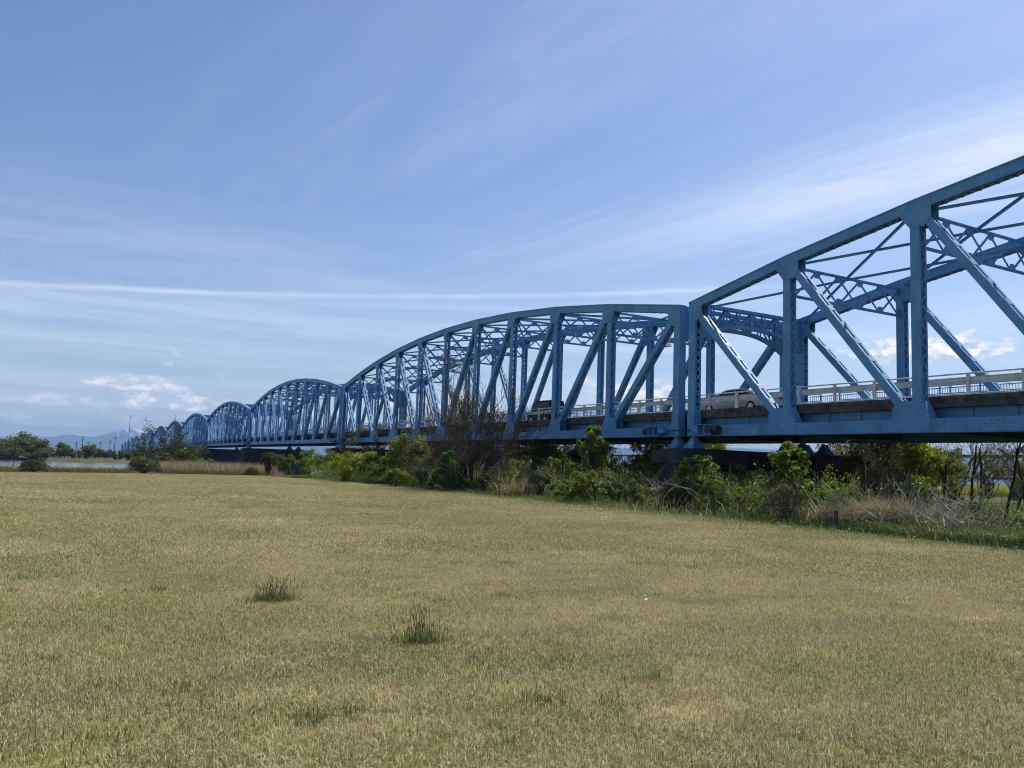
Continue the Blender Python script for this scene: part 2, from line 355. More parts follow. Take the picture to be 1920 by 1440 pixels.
for j, r_ in enumerate(rr):
    p_ = (r_ - 10500) / (RM - 10500) if r_ <= RM else 1 - (r_ - RM) / 2500 * .7
    spur = fbm1(A + r_ * 2e-5, 11, 5, 55.) * .5 + fbm1(A - r_ * 3e-5, 12, 4, 130.) * .35
    h_ = hr * (p_ ** 1.35) + spur * 34 * p_ * (1 - p_) * 4 * .6 - 3
    hk = np.where(r_ > RM, h_, np.minimum(h_, hr * (r_ / RM) * .985 if r_ < RM else hr))
    V.append(np.stack([np.sin(A) * r_, np.cos(A) * r_, hk], -1))
m, t, b = mat_new('mountain slopes'); pos = t.n.new('ShaderNodeNewGeometry'); P_ = pos.outputs['Position']; x, y, z = t.sep(P_)
azm = t.math('ARCTAN2', x, y)
sn = t.noise(t.xyz(t.math('MULTIPLY', azm, 15000.), 0., t.math('MULTIPLY', z, .35)), .011, 6, .75); a0s, _ = px_ae(238, 805)
near_peak = t.rng(t.math('ABSOLUTE', t.math('SUBTRACT', azm, a0s)), .03, .085, 1., 0.)
snow = t.math('MULTIPLY', t.rng(t.math('ADD', z, t.math('MULTIPLY', t.math('SUBTRACT', sn, .5), 1000.)), 350, 520), near_peak)
c = t.mix(t.rng(t.noise(P_, .002, 5, .6), .4, .6), (.03, .05, .03), (.07, .075, .05)); c = t.mix(t.math('MULTIPLY', snow, .8), c, (.75, .78, .82))
t.put(b.inputs['Base Color'], c); b.inputs['Roughness'].default_value = .95; b.inputs['Specular IOR Level'].default_value = .05
o = link('mountains', mesh_np('mountains', np.concatenate(V), grid_faces(len(rr), len(A)), m, smooth=True)); tag(o, 'hazy blue mountain range with a snow streaked peak', kind='structure')

# ------------------------------------------------------------------ the blue truss bridge
PAN = 6.4767; LS = 10 * PAN; PITCH = 66.; TT = .46; XF = 8.22
XB = 28.08; Y0A = 31.99 - LS
def hz(j): q = abs(j - 5) / 5; return 7.33 + 3.06 * (1 - q * q)
def slope(j0, j1): return (hz(j1) - hz(j0)) / ((j1 - j0) * PAN)
def zb(y): return 3.54 + .009 * (y - 31.99) - 1.102e-5 * (y - 31.99) ** 2
def lacing(mb, p0, p1, w, perx, bar=.055, th=.012, double=False):
    """zigzag bars between two parallel edges; p0,p1 centre line ends, w vector across"""
    p0, p1, w = Vector(p0), Vector(p1), Vector(w); d = p1 - p0; n = max(2, round(d.length / perx)); nor = d.normalized().cross(w.normalized())
    for i in range(n):
        s = 1 if i % 2 == 0 else -1
        a, b_ = p0 + d * (i / n), p0 + d * ((i + 1) / n)
        mb.beam(a - w * (s * .5), b_ + w * (s * .5), bar, th, side=tuple(d.normalized()))
        if double: mb.beam(a + w * (s * .5) + nor * .013, b_ - w * (s * .5) + nor * .013, bar, th, side=tuple(d.normalized()))
def build_span(detail):
    parts = []; pool = {}
    lod_name = {'lacing': None, 'batten': 'diagonal', 'guard_post': 'guard_rail', 'lattice': 'sway_frame', 'portal_lattice': 'portal_frame', 'top_pipe': 'guard_rail', 'gusset': 'gusset'}
    def part(name, mat, parent=None):
        if not detail:
            nm = lod_name.get(name, name)
            if nm is None: return MB(), None
            if nm not in pool: pool[nm] = (MB(), len(parts)); parts.append([nm, pool[nm][0], mat, None])
            return pool[nm]
        parts.append([name, MB(), mat, parent]); return parts[-1][1], len(parts) - 1
    for side in (0, 1):
        x0 = 0. if side == 0 else XF; x1 = x0 + TT
        outer, inner = (x0, x1)
        # chords
        for j in range(10):
            ya, yb_ = j * PAN, (j + 1) * PAN; ha, hb_ = hz(j), hz(j + 1)
            if j == 0: ya -= .26; ha = hz(0) - slope(0, 1) * .26
            if j == 9: yb_ += .26; hb_ = hz(10) + slope(9, 10) * .26
            mb, i = part('top_chord', STEEL)
            for (xa, xb_) in ((x0, x0 + .035), (x1 - .035, x1)):
                mb.plate([(ya, ha - .46), (yb_, hb_ - .46), (yb_, hb_ - .025), (ya, ha - .025)], xa, xb_)
            mb.plate([(ya, ha - .0245), (yb_, hb_ - .0245), (yb_, hb_), (ya, ha)], x0 - .045, x1 + .045)
            for (xa, xb_) in ((x0 + .036, x0 + .11), (x1 - .11, x1 - .036)):
                mb.plate([(ya, ha - .459), (yb_, hb_ - .459), (yb_, hb_ - .445), (ya, ha - .445)], xa, xb_)
            for (xa, xb_) in ((x0 - .035, x0 - .001), (x1 + .001, x1 + .035)):
                mb.plate([(ya, ha - .06), (yb_, hb_ - .06), (yb_, hb_ - .026), (ya, ha - .026)], xa, xb_)
            lm, _ = part('lacing', STEEL, i)
            lacing(lm, (x0 + TT / 2, ya + .75, ha + (hb_ - ha) * .115 - .472), (x0 + TT / 2, yb_ - .75, hb_ - (hb_ - ha) * .115 - .472), (TT - .08, 0, 0), .34, double=True)
            mb, i = part('bottom_chord', STEELR)
            ya, yb_ = j * PAN, (j + 1) * PAN
            if j == 0: ya -= .26
            if j == 9: yb_ += .26
            for (xa, xb_) in ((x0, x0 + .035), (x1 - .035, x1)): mb.box(xa, xb_, ya + .002, yb_ - .002, 0, .54)
            for (xa, xb_) in ((x0 + .036, x0 + .12), (x1 - .12, x1 - .036)):
                mb.box(xa, xb_, ya, yb_, .525, .54); mb.box(xa, xb_, ya, yb_, .0, .015)
            ysp = ya + PAN * .38
            mb.box(x0 - .014, x0 - .001, ysp - .9, ysp + .9, .03, .51)
            y = ya + 1.4
            while y < yb_ - 1.3:
                mb.box(x0 + .06, x1 - .06, y, y + .35, .541, .552); mb.box(x0 + .06, x1 - .06, y, y + .35, -.011, -.001); y += 1.1
        # posts
        for j in range(11):
            end = j in (0, 10); hw = .255 if end else .195; yc = j * PAN; top = hz(j) - .44; e = -1 if j < 5 else 1
            mb, i = part('end_post' if end else 'vertical_post', STEEL)
            z0_ = .05
            for (xa, sg) in ((x0 + .006, 1), (x1 - .006, -1)):
                a, b_ = sorted((xa, xa + sg * .02)); mb.box(a, b_, yc - hw, yc + hw, z0_, top)
                a, b_ = sorted((xa + sg * .0205, xa + sg * .10))
                for sy in (-1, 1):
                    ylo, yhi = sorted((yc + sy * hw, yc + sy * (hw - .016))); mb.box(a, b_, ylo, yhi, z0_, top)
            lm, _ = part('lacing', STEEL, i)
            for sy in (-1, 1):
                yy = yc + sy * (hw + .008)
                if end and sy == e:      # closed plate towards the neighbouring span
                    mb.box(x0 + .03, x1 - .03, *sorted((yy, yy + sy * .014)), .05, hz(j) - .1); continue
                lacing(lm, (x0 + TT / 2, yy, 1.3), (x0 + TT / 2, yy, top - (.75 if not end else 1.0)), (TT - .14, 0, 0), .38 if not end else .42, bar=.06, double=end)
                mb.box(x0 + .03, x1 - .03, *sorted((yy - sy * .006, yy + sy * .012)), .55, 1.3 if not end else 1.45)
                mb.box(x0 + .03, x1 - .03, *sorted((yy - sy * .006, yy + sy * .012)), top - .75, top)
            # gussets
            for (xa, xb_) in ((x0 - .016, x0 - .0015), (x1 + .0015, x1 + .016)):
                mb, _ = part('gusset', STEELR)
                if end: poly = [(yc + e * .255, .02), (yc - e * 1.0, .02), (yc - e * 1.0, .50), (yc - e * .30, .62), (yc - e * .28, 1.25), (yc + e * .255, 1.25)]
                elif j == 5: poly = [(yc - 1.05, .02), (yc + 1.05, .02), (yc + 1.05, .93), (yc + .85, 1.26), (yc - .85, 1.26), (yc - 1.05, .93)]
                else: poly = [(yc + e * 1.05, .02), (yc + e * 1.05, .93), (yc + e * .85, 1.26), (yc - e * .205, 1.26), (yc - e * .57, .52), (yc - e * .57, .02)]
                mb.plate(poly, xa, xb_)
                mb, _ = part('gusset', STEELR); h = hz(j); sl_ = slope(j - 1, j) if j > 0 else 0; sr = slope(j, j + 1) if j < 10 else 0
                tz = lambda dy: h + (sr * dy if dy > 0 else sl_ * dy) - .04
                if j == 5: pts = [(.6, -.47), (.2, -1.1), (-.2, -1.1), (-.6, -.47)]
                elif end: pts = [(e * .25, -1.0), (-e * .35, -1.15), (-e * .75, -.85), (-e * .75, 0)]
                else: pts = [(e * .62, -.47), (e * .205, -1.12), (-e * .42, -1.18), (-e * .72, -.9), (-e * .72, -.4)]
                poly = []
                if end: poly = [(yc + e * .25, h - .05), (yc + e * .25, h - 1.0), (yc - e * .35, h - 1.15), (yc - e * .75, h - .85), (yc - e * .75, tz(-e * .75))]
                else:
                    poly = [(yc + d, h + q + (0 if abs(q) > .6 else (sr * d if d > 0 else sl_ * d))) for d, q in pts]
                    poly += [(yc + pts[-1][0], tz(pts[-1][0])), (yc, h - .04), (yc + pts[0][0], tz(pts[0][0]))]
                mb.plate(poly, xa, xb_)
            if not end:
                mb, _ = part('stiffener', STEEL)
                for sy in (-e,):
                    mb.hexa([(x0 + .04, yc + sy * .205, .56), (x1 - .04, yc + sy * .205, .56), (x1 - .04, yc + sy * .52, .56), (x0 + .04, yc + sy * .52, .56), (x0 + .04, yc + sy * .20, 1.26), (x1 - .04, yc + sy * .20, 1.26), (x1 - .04, yc + sy * .22, 1.26), (x0 + .04, yc + sy * .22, 1.26)])
        # diagonals: top outer node down towards mid span
        for j in range(10):
            k0, k1 = (j, j + 1) if j < 5 else (j + 1, j); e = -1 if j < 5 else 1
            a = Vector((0, k0 * PAN - e * .30, hz(k0) - .62)); b_ = Vector((0, k1 * PAN + e * .42, .72)); d = (b_ - a).normalized(); n = Vector((0, -d.z, d.y))
            mb, i = part('diagonal', STEEL); dep = .34 if j in (0, 9, 1, 8) else .30
            for xa in (x0 + .022, x1 - .022): mb.beam((xa, a.y, a.z), (xa, b_.y, b_.z), .02, dep)
            for xc in (x0 + .10, x1 - .10):
                for s in (-1, 1):
                    o2 = n * (s * (dep / 2 - .008)); mb.beam((xc, a.y + o2.y, a.z + o2.z), (xc, b_.y + o2.y, b_.z + o2.z), .135, .015)
            lm, _ = part('batten', STEEL, i); L_ = (b_ - a).length; q = .9
            while q < L_ - .8:
                for s in (-1, 1):
                    c_ = a + d * q + n * (s * (dep / 2 + .007)); lm.beam((x0 + TT / 2, c_.y - d.y * .16, c_.z - d.z * .16), (x0 + TT / 2, c_.y + d.y * .16, c_.z + d.z * .16), TT - .10, .012)
                q += 1.05
    # sway frames and portals
    xa, xb_ = TT + .02, XF - .02
    for j in range(1, 10):
        y = j * PAN; zt = hz(j) - .52; zl = zt - 1.38
        mb, i = part('sway_frame', STEEL)
        for z in (zt, zl): mb.beam((xa, y - .06, z), (xb_, y - .06, z), .15, .016, side=(0, 0, 1)); mb.beam((xa, y, z), (xb_, y, z), .016, .16, side=(0, 0, 1))
        lm, _ = part('lattice', STEEL, i); n = 5; w = (xb_ - xa) / n
        for q in range(n):
            u, v = xa + q * w, xa + (q + 1) * w
            lm.beam((u, y - .03, zl), (v, y - .03, zt), .014, .115, side=(0, 1, 0)); lm.beam((u, y + .02, zt), (v, y + .02, zl), .014, .115, side=(0, 1, 0))
            for z, sg in ((zt, -1), (zl, 1)):
                lm.hexa([(v - .3, y - .05, z), (v + .3, y - .05, z), (v + .3, y - .04, z), (v - .3, y - .04, z), (v - .14, y - .05, z + sg * .3), (v + .14, y - .05, z + sg * .3), (v + .14, y - .04, z + sg * .3), (v - .14, y - .04, z + sg * .3)])
    for j in (0, 10):
        y = j * PAN; h = hz(j); mb, i = part('portal_frame', STEEL); n = 16
        def arch(x): q = (x - xa) / (xb_ - xa) * 2 - 1; return h - 1.12 - .95 * abs(q) ** 2.6
        mb.beam((xa, y, h - .16), (xb_, y, h - .16), .30, .18, side=(0, 1, 0))
        for k in range(n):
            u, v = xa + (xb_ - xa) * k / n, xa + (xb_ - xa) * (k + 1) / n
            mb.hexa([(u, y - .16, arch(u) - .02), (v, y - .16, arch(v) - .02), (v, y + .16, arch(v) - .02), (u, y + .16, arch(u) - .02), (u, y - .16, arch(u)), (v, y - .16, arch(v)), (v, y + .16, arch(v)), (u, y + .16, arch(u))])
            for yy in (-.155, .14): mb.hexa([(u, y + yy, arch(u)), (v, y + yy, arch(v)), (v, y + yy + .015, arch(v)), (u, y + yy + .015, arch(u)), (u, y + yy, arch(u) + .16), (v, y + yy, arch(v) + .16), (v, y + yy + .015, arch(v) + .16), (u, y + yy + .015, arch(u) + .16)])
        lm, _ = part('portal_lattice', STEEL, i); nb = 8; w = (xb_ - xa) / nb
        for q in range(nb):
            u, v = xa + q * w, xa + (q + 1) * w
            for yy in (-.11, .11):
                if q % 2 == 0: lm.beam((u, y + yy, h - .25), (v, y + yy, arch(v) + .08), .014, .13, side=(0, 1, 0))
                else: lm.beam((u, y + yy, arch(u) + .08), (v, y + yy, h - .25), .014, .13, side=(0, 1, 0))
                if q: lm.beam((u, y + yy + .02, h - .25), (u, y + yy + .02, arch(u) + .08), .12, .014, side=(1, 0, 0))
        for u, v in ((xa, xa + .75), (xb_ - .75, xb_)):
            lm.box(u, v, y - .135, y - .125, max(arch(u), arch(v)) - .2, h - .26); lm.box(u, v, y + .125, y + .135, max(arch(u), arch(v)) - .2, h - .26)
    for j in range(9):                      # crossing braces two panels long, meeting at the strut between
        for s in (0, 1):
            p, q = (TT * .5, XF + TT * .5) if s == 0 else (XF + TT * .5, TT * .5); mb, _ = part('lateral_brace', STEEL); xm = (p + q) / 2; dzb = .33 + s * .10
            P3 = [(p, j * PAN, hz(j) - dzb), (xm, (j + 1) * PAN, hz(j + 1) - dzb - .05), (q, (j + 2) * PAN, hz(j + 2) - dzb)]
            for a, b_ in zip(P3, P3[1:]):
                mb.beam(a, b_, .14, .016, side=(0, 1, 0)); mb.beam((a[0], a[1], a[2] - .06), (b_[0], b_[1], b_[2] - .06), .016, .11, side=(0, 1, 0))
    # floor
    for j in range(11):
        mb, _ = part('floor_beam', UNDERSHADE); y = j * PAN + (.0 if 0 < j < 10 else (.0))
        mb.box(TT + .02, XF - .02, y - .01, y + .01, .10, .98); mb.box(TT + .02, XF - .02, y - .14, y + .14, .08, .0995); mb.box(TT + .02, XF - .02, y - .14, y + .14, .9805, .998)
    for x in (1.02, 3.2, 5.4, 7.55):
        mb, _ = part('stringer', STEEL)
        mb.box(x - .008, x + .008, -.2, LS + .2, .50, .985); mb.box(x - .10, x + .10, -.2, LS + .2, .485, .4995); mb.box(x - .10, x + .10, -.2, LS + .2, .9855, .998)
        for j in range(10):
            for q in (.25, .5, .75): mb.box(x - .07, x - .0085, j * PAN + q * PAN - .006, j * PAN + q * PAN + .006, .50, .985)
    mb, _ = part('deck_slab', CONC)
    mb.box(.66, 8.06, -.55, LS + .55, 1.0, 1.26); mb.box(.64, 1.18, -.55, LS + .55, 1.261, 1.44); mb.box(7.5, 8.08, -.55, LS + .55, 1.261, 1.44)
    mb, _ = part('road_surface', ASPH); mb.box(1.19, 7.49, -.55, LS + .55, 1.262, 1.30)
    # guard rails, both sides
    for x, s in ((.86, 1), (7.86, -1)):
        mb, i = part('guard_rail', WHITE); ya, yb_ = -.4, LS + .4; xx = x + s * .10
        prof = [(-.19, 0), (-.17, .03), (-.10, .075), (-.03, .03), (.03, .03), (.10, .075), (.17, .03), (.19, 0)]
        zc_ = 1.44 + .575; prof = [(a * .68, b_ * .8) for a, b_ in prof]
        for (za, da), (zb2, db) in zip(prof, prof[1:]):
            a, b_ = xx - s * .04 + s * da, xx - s * .04 + s * db
            mb.hexa([(a, ya, zc_ + za), (a - s * .008, ya, zc_ + za), (a - s * .008, yb_, zc_ + za), (a, yb_, zc_ + za), (b_, ya, zc_ + zb2), (b_ - s * .008, ya, zc_ + zb2), (b_ - s * .008, yb_, zc_ + zb2), (b_, yb_, zc_ + zb2)])
        tp, _ = part('top_pipe', WHITE, i); tp.tube([(x, ya, 1.44 + .83), (x, yb_, 1.44 + .83)], .032, 8)
        y = .3
        while y < LS:
            gpst, _ = part('guard_post', WHITE, i)
            gpst.box(x - .045, x + .045, y - .06, y + .06, 1.442, 1.44 + .80); gpst.box(x - .10, x + .10, y - .10, y + .10, 1.441, 1.465); y += 2.0
    # walkway outside the far truss
    mb, _ = part('walkway_slab', CONC); mb.box(8.95, 11.75, -.55, LS + .55, 1.90, 2.05)
    for x in (9.15, 11.5):
        mb, _ = part('walkway_girder', FARST); mb.box(x - .01, x + .01, -.5, LS + .5, .18, 1.898); mb.box(x - .14, x + .14, -.5, LS + .5, .16, .1795); mb.box(x - .14, x + .14, -.5, LS + .5, 1.85, 1.8985)
    for j in range(11):
        mb, _ = part('walkway_bracket', STEEL); y = min(max(j * PAN, .1), LS - .1); mb.box(XF + TT + .02, 11.48, y - .05, y + .05, .75, 1.30)
    for x in (9.1, 11.6):
        for j in range(10):
            mb, _ = part('picket_railing', PICK); ya, yb_ = j * PAN, (j + 1) * PAN
            for z in (2.17, 2.73, 3.15): mb.box(x - .02, x + .02, ya, yb_, z, z + .045)
            n = 48
            for k in range(n):
                y = ya + (k + .5) * PAN / n
                if k % 16 == 0: mb.box(x - .035, x + .035, y - .035, y + .035, 2.051, 3.23)
                else: mb.box(x - .011, x + .011, y - .011, y + .011, 2.216, 2.729)
    # seismic restrainers on the chord ends, near face and far face
    for (yc, e) in ((0, -1), (LS, 1)):
        mb, i = part('restrainer_bracket', STEEL); c = yc - e * 1.45
        X0, X1 = -.42, -.018
        mb.box(X0, X1, c - .5, c + .5, .02, .06); mb.box(X0, X1, c - .5, c + .5, .56, .60)
        for q in (-.5, -.02, .46): mb.box(X0, X1, c + q, c + q + .04, .0605, .5595)
        mb.box(X0 + .02, X1, c - .459 if e > 0 else c + .021, c - .021 if e > 0 else c + .459, .0605, .0755)
        mb.box(X0 - .0, X1, c + e * .5 if e > 0 else c - .95, c + .95 if e > 0 else c - .5, .18, .42)
        mb, _ = part('restrainer_drum', DARKM); q0 = c - e * .5
        mb.tube([(-.22, q0, .31), (-.22, q0 - e * .05, .31)], .25, 16); mb.tube([(-.22, q0 - e * .051, .31), (-.22, q0 - e * .38, .31)], .225, 16)
        mb, _ = part('restrainer_rod', DARKM); mb.tube([(-.22, c + e * .9, .31), (-.22, yc + e * .62, .31)], .03, 8)
    return parts
full = build_span(True); lod = build_span(False)
def place_parts(parts, root, cache={}):
    objs = []
    for k, (nm, mb, mat, par) in enumerate(parts):
        if not mb.v: objs.append(None); continue
        key = (id(parts), k)
        if key not in cache: cache[key] = mb.mesh(nm, mat)
        objs.append(link(nm, cache[key], root if par is None or objs[par] is None else objs[par]))
    return objs
ordn = ['nearest blue truss span, running out of the right edge of the photo', 'second blue truss span, the full arch carrying the black van', 'third blue truss span, left of the bare shrub', 'fourth blue truss span, small arch before the leafy locust tree', 'fifth blue truss span, just above the leafy locust tree', 'sixth blue truss span, half hidden by the locust crown', 'seventh blue truss span, behind the locust crown', 'eighth blue truss span, behind the left of the locust crown', 'ninth blue truss span, just left of the locust crown', 'tenth blue truss span, fifth from the far end', 'eleventh blue truss span, fourth from the far end', 'twelfth blue truss span, third from the far end', 'thirteenth blue truss span, second from the far end', 'last blue truss span at the far end of the bridge']
SPANS = []
for n in range(14):
    y = Y0A + PITCH * n; root = empty('truss_span', (XB, y, zb(y))); root.rotation_euler = (math.atan2(zb(y + LS) - zb(y), LS), 0, 0)
    tag(root, ordn[n], 'bridge span', 'spans of the long blue truss bridge'); SPANS.append(root)
    for o in place_parts(full if n < 3 else lod, root):
        if o and n >= 3: o['kind'] = 'stuff'
lm = MB(); lm.hexa([(4.0, PAN - .3, 6.28), (4.7, PAN - .3, 6.28), (4.7, PAN + .3, 6.28), (4.0, PAN + .3, 6.28), (4.1, PAN - .2, 6.44), (4.6, PAN - .2, 6.44), (4.6, PAN + .2, 6.44), (4.1, PAN + .2, 6.44)])
LAMPM = mat_plain('beige lamp housing', (.45, .42, .36), .5)
for j in (1, 6):
    lm = MB(); y = j * PAN; z = hz(j) - 1.95; lm.hexa([(3.9, y - .35, z - .3), (4.8, y - .35, z - .3), (4.8, y + .25, z - .3), (3.9, y + .25, z - .3), (4.05, y - .25, z), (4.65, y - .25, z), (4.65, y + .15, z), (4.05, y + .15, z)])
    lm.build('lamp_housing', LAMPM, SPANS[1])

# piers
plab = ['dark concrete pier behind the leafy bushes, nearest of the bridge piers', 'dark concrete pier behind the thicket left of the bare shrub', 'dark concrete pier left of the clipped round bushes', 'dark concrete pier right of the leafy locust tree', 'dark concrete pier behind the leafy locust tree']
for n in range(14):
    yc = 32.6 + PITCH * n; zt = zb(yc) - .66; gz_ = float(ground_z(XB, yc)) - 1.
    root = empty('bridge_pier', (XB, yc, gz_)); H_ = zt - gz_
    mb = MB()
    def pier_block(mb, x0, x1, hw, z0, z1, nose):
        pts = [(x0, -hw), (x0 - nose, -hw * .55), (x0 - nose, hw * .55), (x0, hw), (x1, hw), (x1 + nose, hw * .55), (x1 + nose, -hw * .55), (x1, -hw)]
        i = len(mb.v); k = len(pts); mb.v += [(x, y, z0) for x, y in pts] + [(x, y, z1) for x, y in pts]
        mb.f.append(tuple(i + q for q in range(k))); mb.f.append(tuple(i + k + q for q in range(k - 1, -1, -1)))
        for q in range(k): w = (q + 1) % k; mb.f.append((i + w, i + q, i + k + q, i + k + w))
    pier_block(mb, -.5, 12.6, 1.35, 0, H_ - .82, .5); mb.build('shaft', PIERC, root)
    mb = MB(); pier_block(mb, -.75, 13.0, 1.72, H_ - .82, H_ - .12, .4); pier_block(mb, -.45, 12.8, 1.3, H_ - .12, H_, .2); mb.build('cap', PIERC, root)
    for x in (.23, XF + .23, 10.3):
        for s in (-1, 1):
            bb = MB(); y = s * .66
            bb.hexa([(x - .4, y - .34, H_ + .001), (x + .4, y - .34, H_ + .001), (x + .4, y + .34, H_ + .001), (x - .4, y + .34, H_ + .001), (x - .4, y - .34, H_ + .2), (x + .4, y - .34, H_ + .2), (x + .4, y + .34, H_ + .2), (x - .4, y + .34, H_ + .2)])
            bb.hexa([(x - .3, y - .3, H_ + .201), (x + .3, y - .3, H_ + .201), (x + .3, y + .3, H_ + .201), (x - .3, y + .3, H_ + .201), (x - .12, y - .1, H_ + .64), (x + .12, y - .1, H_ + .64), (x + .12, y + .1, H_ + .64), (x - .12, y + .1, H_ + .64)])
            bb.build('bearing', STEEL, root)
    lab = plab[n] if n < 5 else '%s dark bridge pier counted from the nearest one' % ['sixth', 'seventh', 'eighth', 'ninth', 'tenth', 'eleventh', 'twelfth', 'thirteenth', 'fourteenth'][n - 5]
    tag(root, lab, 'bridge pier', 'piers of the blue truss bridge')

# ------------------------------------------------------------------ dark railway bridge far beyond
root = empty('railway_bridge', (262, 120, 0)); tag(root, 'dark steel railway truss bridge far off, seen under the blue bridge', 'bridge')
tc_, bc_, wb, pst = MB(), MB(), MB(), MB(); BL = 9.0; N = 46
for x in (0, 5):
    tc_.beam((x, -120, 10.6), (x, -120 + N * BL, 10.6), .7, .8); bc_.beam((x, -120, 3.4), (x, -120 + N * BL, 3.4), .7, .9)
    for k in range(N):
        y = -120 + k * BL; wb.beam((x, y, 3.4), (x, y + BL / 2, 10.6), .45, .45); wb.beam((x, y + BL / 2, 10.6), (x, y + BL, 3.4), .45, .45)
tc_.build('top_chord', FARST, root); bc_.build('bottom_chord', FARST, root); wb.build('web_members', FARST, root)
for k in range(7):
    mb = MB(); mb.hexa([(-2, -118 + k * 60, -6), (7, -118 + k * 60, -6), (7, -115 + k * 60, -6), (-2, -115 + k * 60, -6), (-1, -118 + k * 60, 2.94), (6, -118 + k * 60, 2.94), (6, -115 + k * 60, 2.94), (-1, -115 + k * 60, 2.94)]); mb.build('pier', PIERC, root)

# ------------------------------------------------------------------ vegetation builders
def unit(v): return v / np.maximum(np.linalg.norm(v, axis=-1, keepdims=True), 1e-6)
def leaves(rng, C, N, size, aspect=.55, jit=.35, fold=.25, tone=None):
    """C leaf bases (n,3), N normals (n,3): folded diamond leaves, two quads' worth as one quad"""
    n = len(C); a = unit(np.cross(N, rng.normal(size=(n, 3)))); b = np.cross(N, a)
    s = (size * (1 + jit * rng.normal(size=n))).clip(size * .35)[:, None]
    p0 = C - a * s * .5; p2 = C + a * s * .5 - N * s * .12; p1 = C + b * s * aspect * .5 + N * s * fold * .3; p3 = C - b * s * aspect * .5 + N * s * fold * .3
    V = np.stack([p0, p1, p2, p3], 1).reshape(-1, 3); F = np.arange(4 * n).reshape(n, 4)
    if tone is None: tone = rng.rand(n)
    return V, F, np.repeat(np.clip(tone, 0, 1), 4)
def clump_points(rng, centers, radii, n, shell=.45):
    k = rng.choice(len(centers), n, p=(radii.prod(1) ** (2 / 3)) / (radii.prod(1) ** (2 / 3)).sum())
    d = unit(rng.normal(size=(n, 3))); r = rng.rand(n, 1) ** shell
    # lumpy surface
    lump = 1 + .16 * np.sin(d[:, :1] * 7 + k[:, None] * 1.3) * np.sin(d[:, 1:2] * 6 + k[:, None]) + .12 * rng.normal(size=(n, 1))
    return centers[k] + d * r * radii[k] * lump, d, k
def tubes(segs, sides=4):
    """segs array (n,8): p0 p1 r0 r1"""
    S = np.asarray(segs, float); p0, p1, r0, r1 = S[:, :3], S[:, 3:6], S[:, 6], S[:, 7]; d = unit(p1 - p0)
    ref = np.where(np.abs(d[:, 2:3]) > .9, [[1., 0, 0]], [[0, 0, 1.]]); e = unit(np.cross(d, ref)); g = np.cross(d, e); V = []
    for p, r in ((p0, r0), (p1, r1)):
        for k in range(sides):
            a = 2 * math.pi * k / sides; V.append(p + (e * math.cos(a) + g * math.sin(a)) * r[:, None])
    V = np.stack(V, 1).reshape(-1, 3); n = len(S); base = (np.arange(n) * 2 * sides)[:, None]
    F = np.concatenate([base + np.array([[k, (k + 1) % sides, sides + (k + 1) % sides, sides + k]]) for k in range(sides)])
    return V, F
def grow(rng, p, d, L, r, lev, segs, tips, spread=.6, kids=(3, 5), up=.1, bend=.16, shrink=.62, rs_=.55, nseg=4, rmin=.006):
    p = np.array(p, float); d = unit(np.array(d, float)); pts = [p]; rad = [r]
    for i in range(nseg):
        d = unit(d + rng.normal(size=3) * bend + np.array([0, 0, up])); q = p + d * L / nseg; r1 = r * (1 - .55 * (i + 1) / nseg)
        segs.append((*p, *q, rad[-1], r1)); p = q; pts.append(p); rad.append(r1)
        if lev <= 1: tips.append(p)
    if lev == 0: return
    nk = rng.randint(kids[0], kids[1] + 1)
    for c in range(nk):
        i = min(nseg, 1 + int((c + rng.rand()) / nk * nseg)); dd = unit(d + rng.normal(size=3) * spread)
        if dd[2] < -.2: dd[2] *= -.4
        grow(rng, pts[i], dd, L * shrink * (.75 + .5 * rng.rand()), max(rad[i] * rs_, rmin), lev - 1, segs, tips, spread, kids, up, bend, shrink, rs_, nseg, rmin)
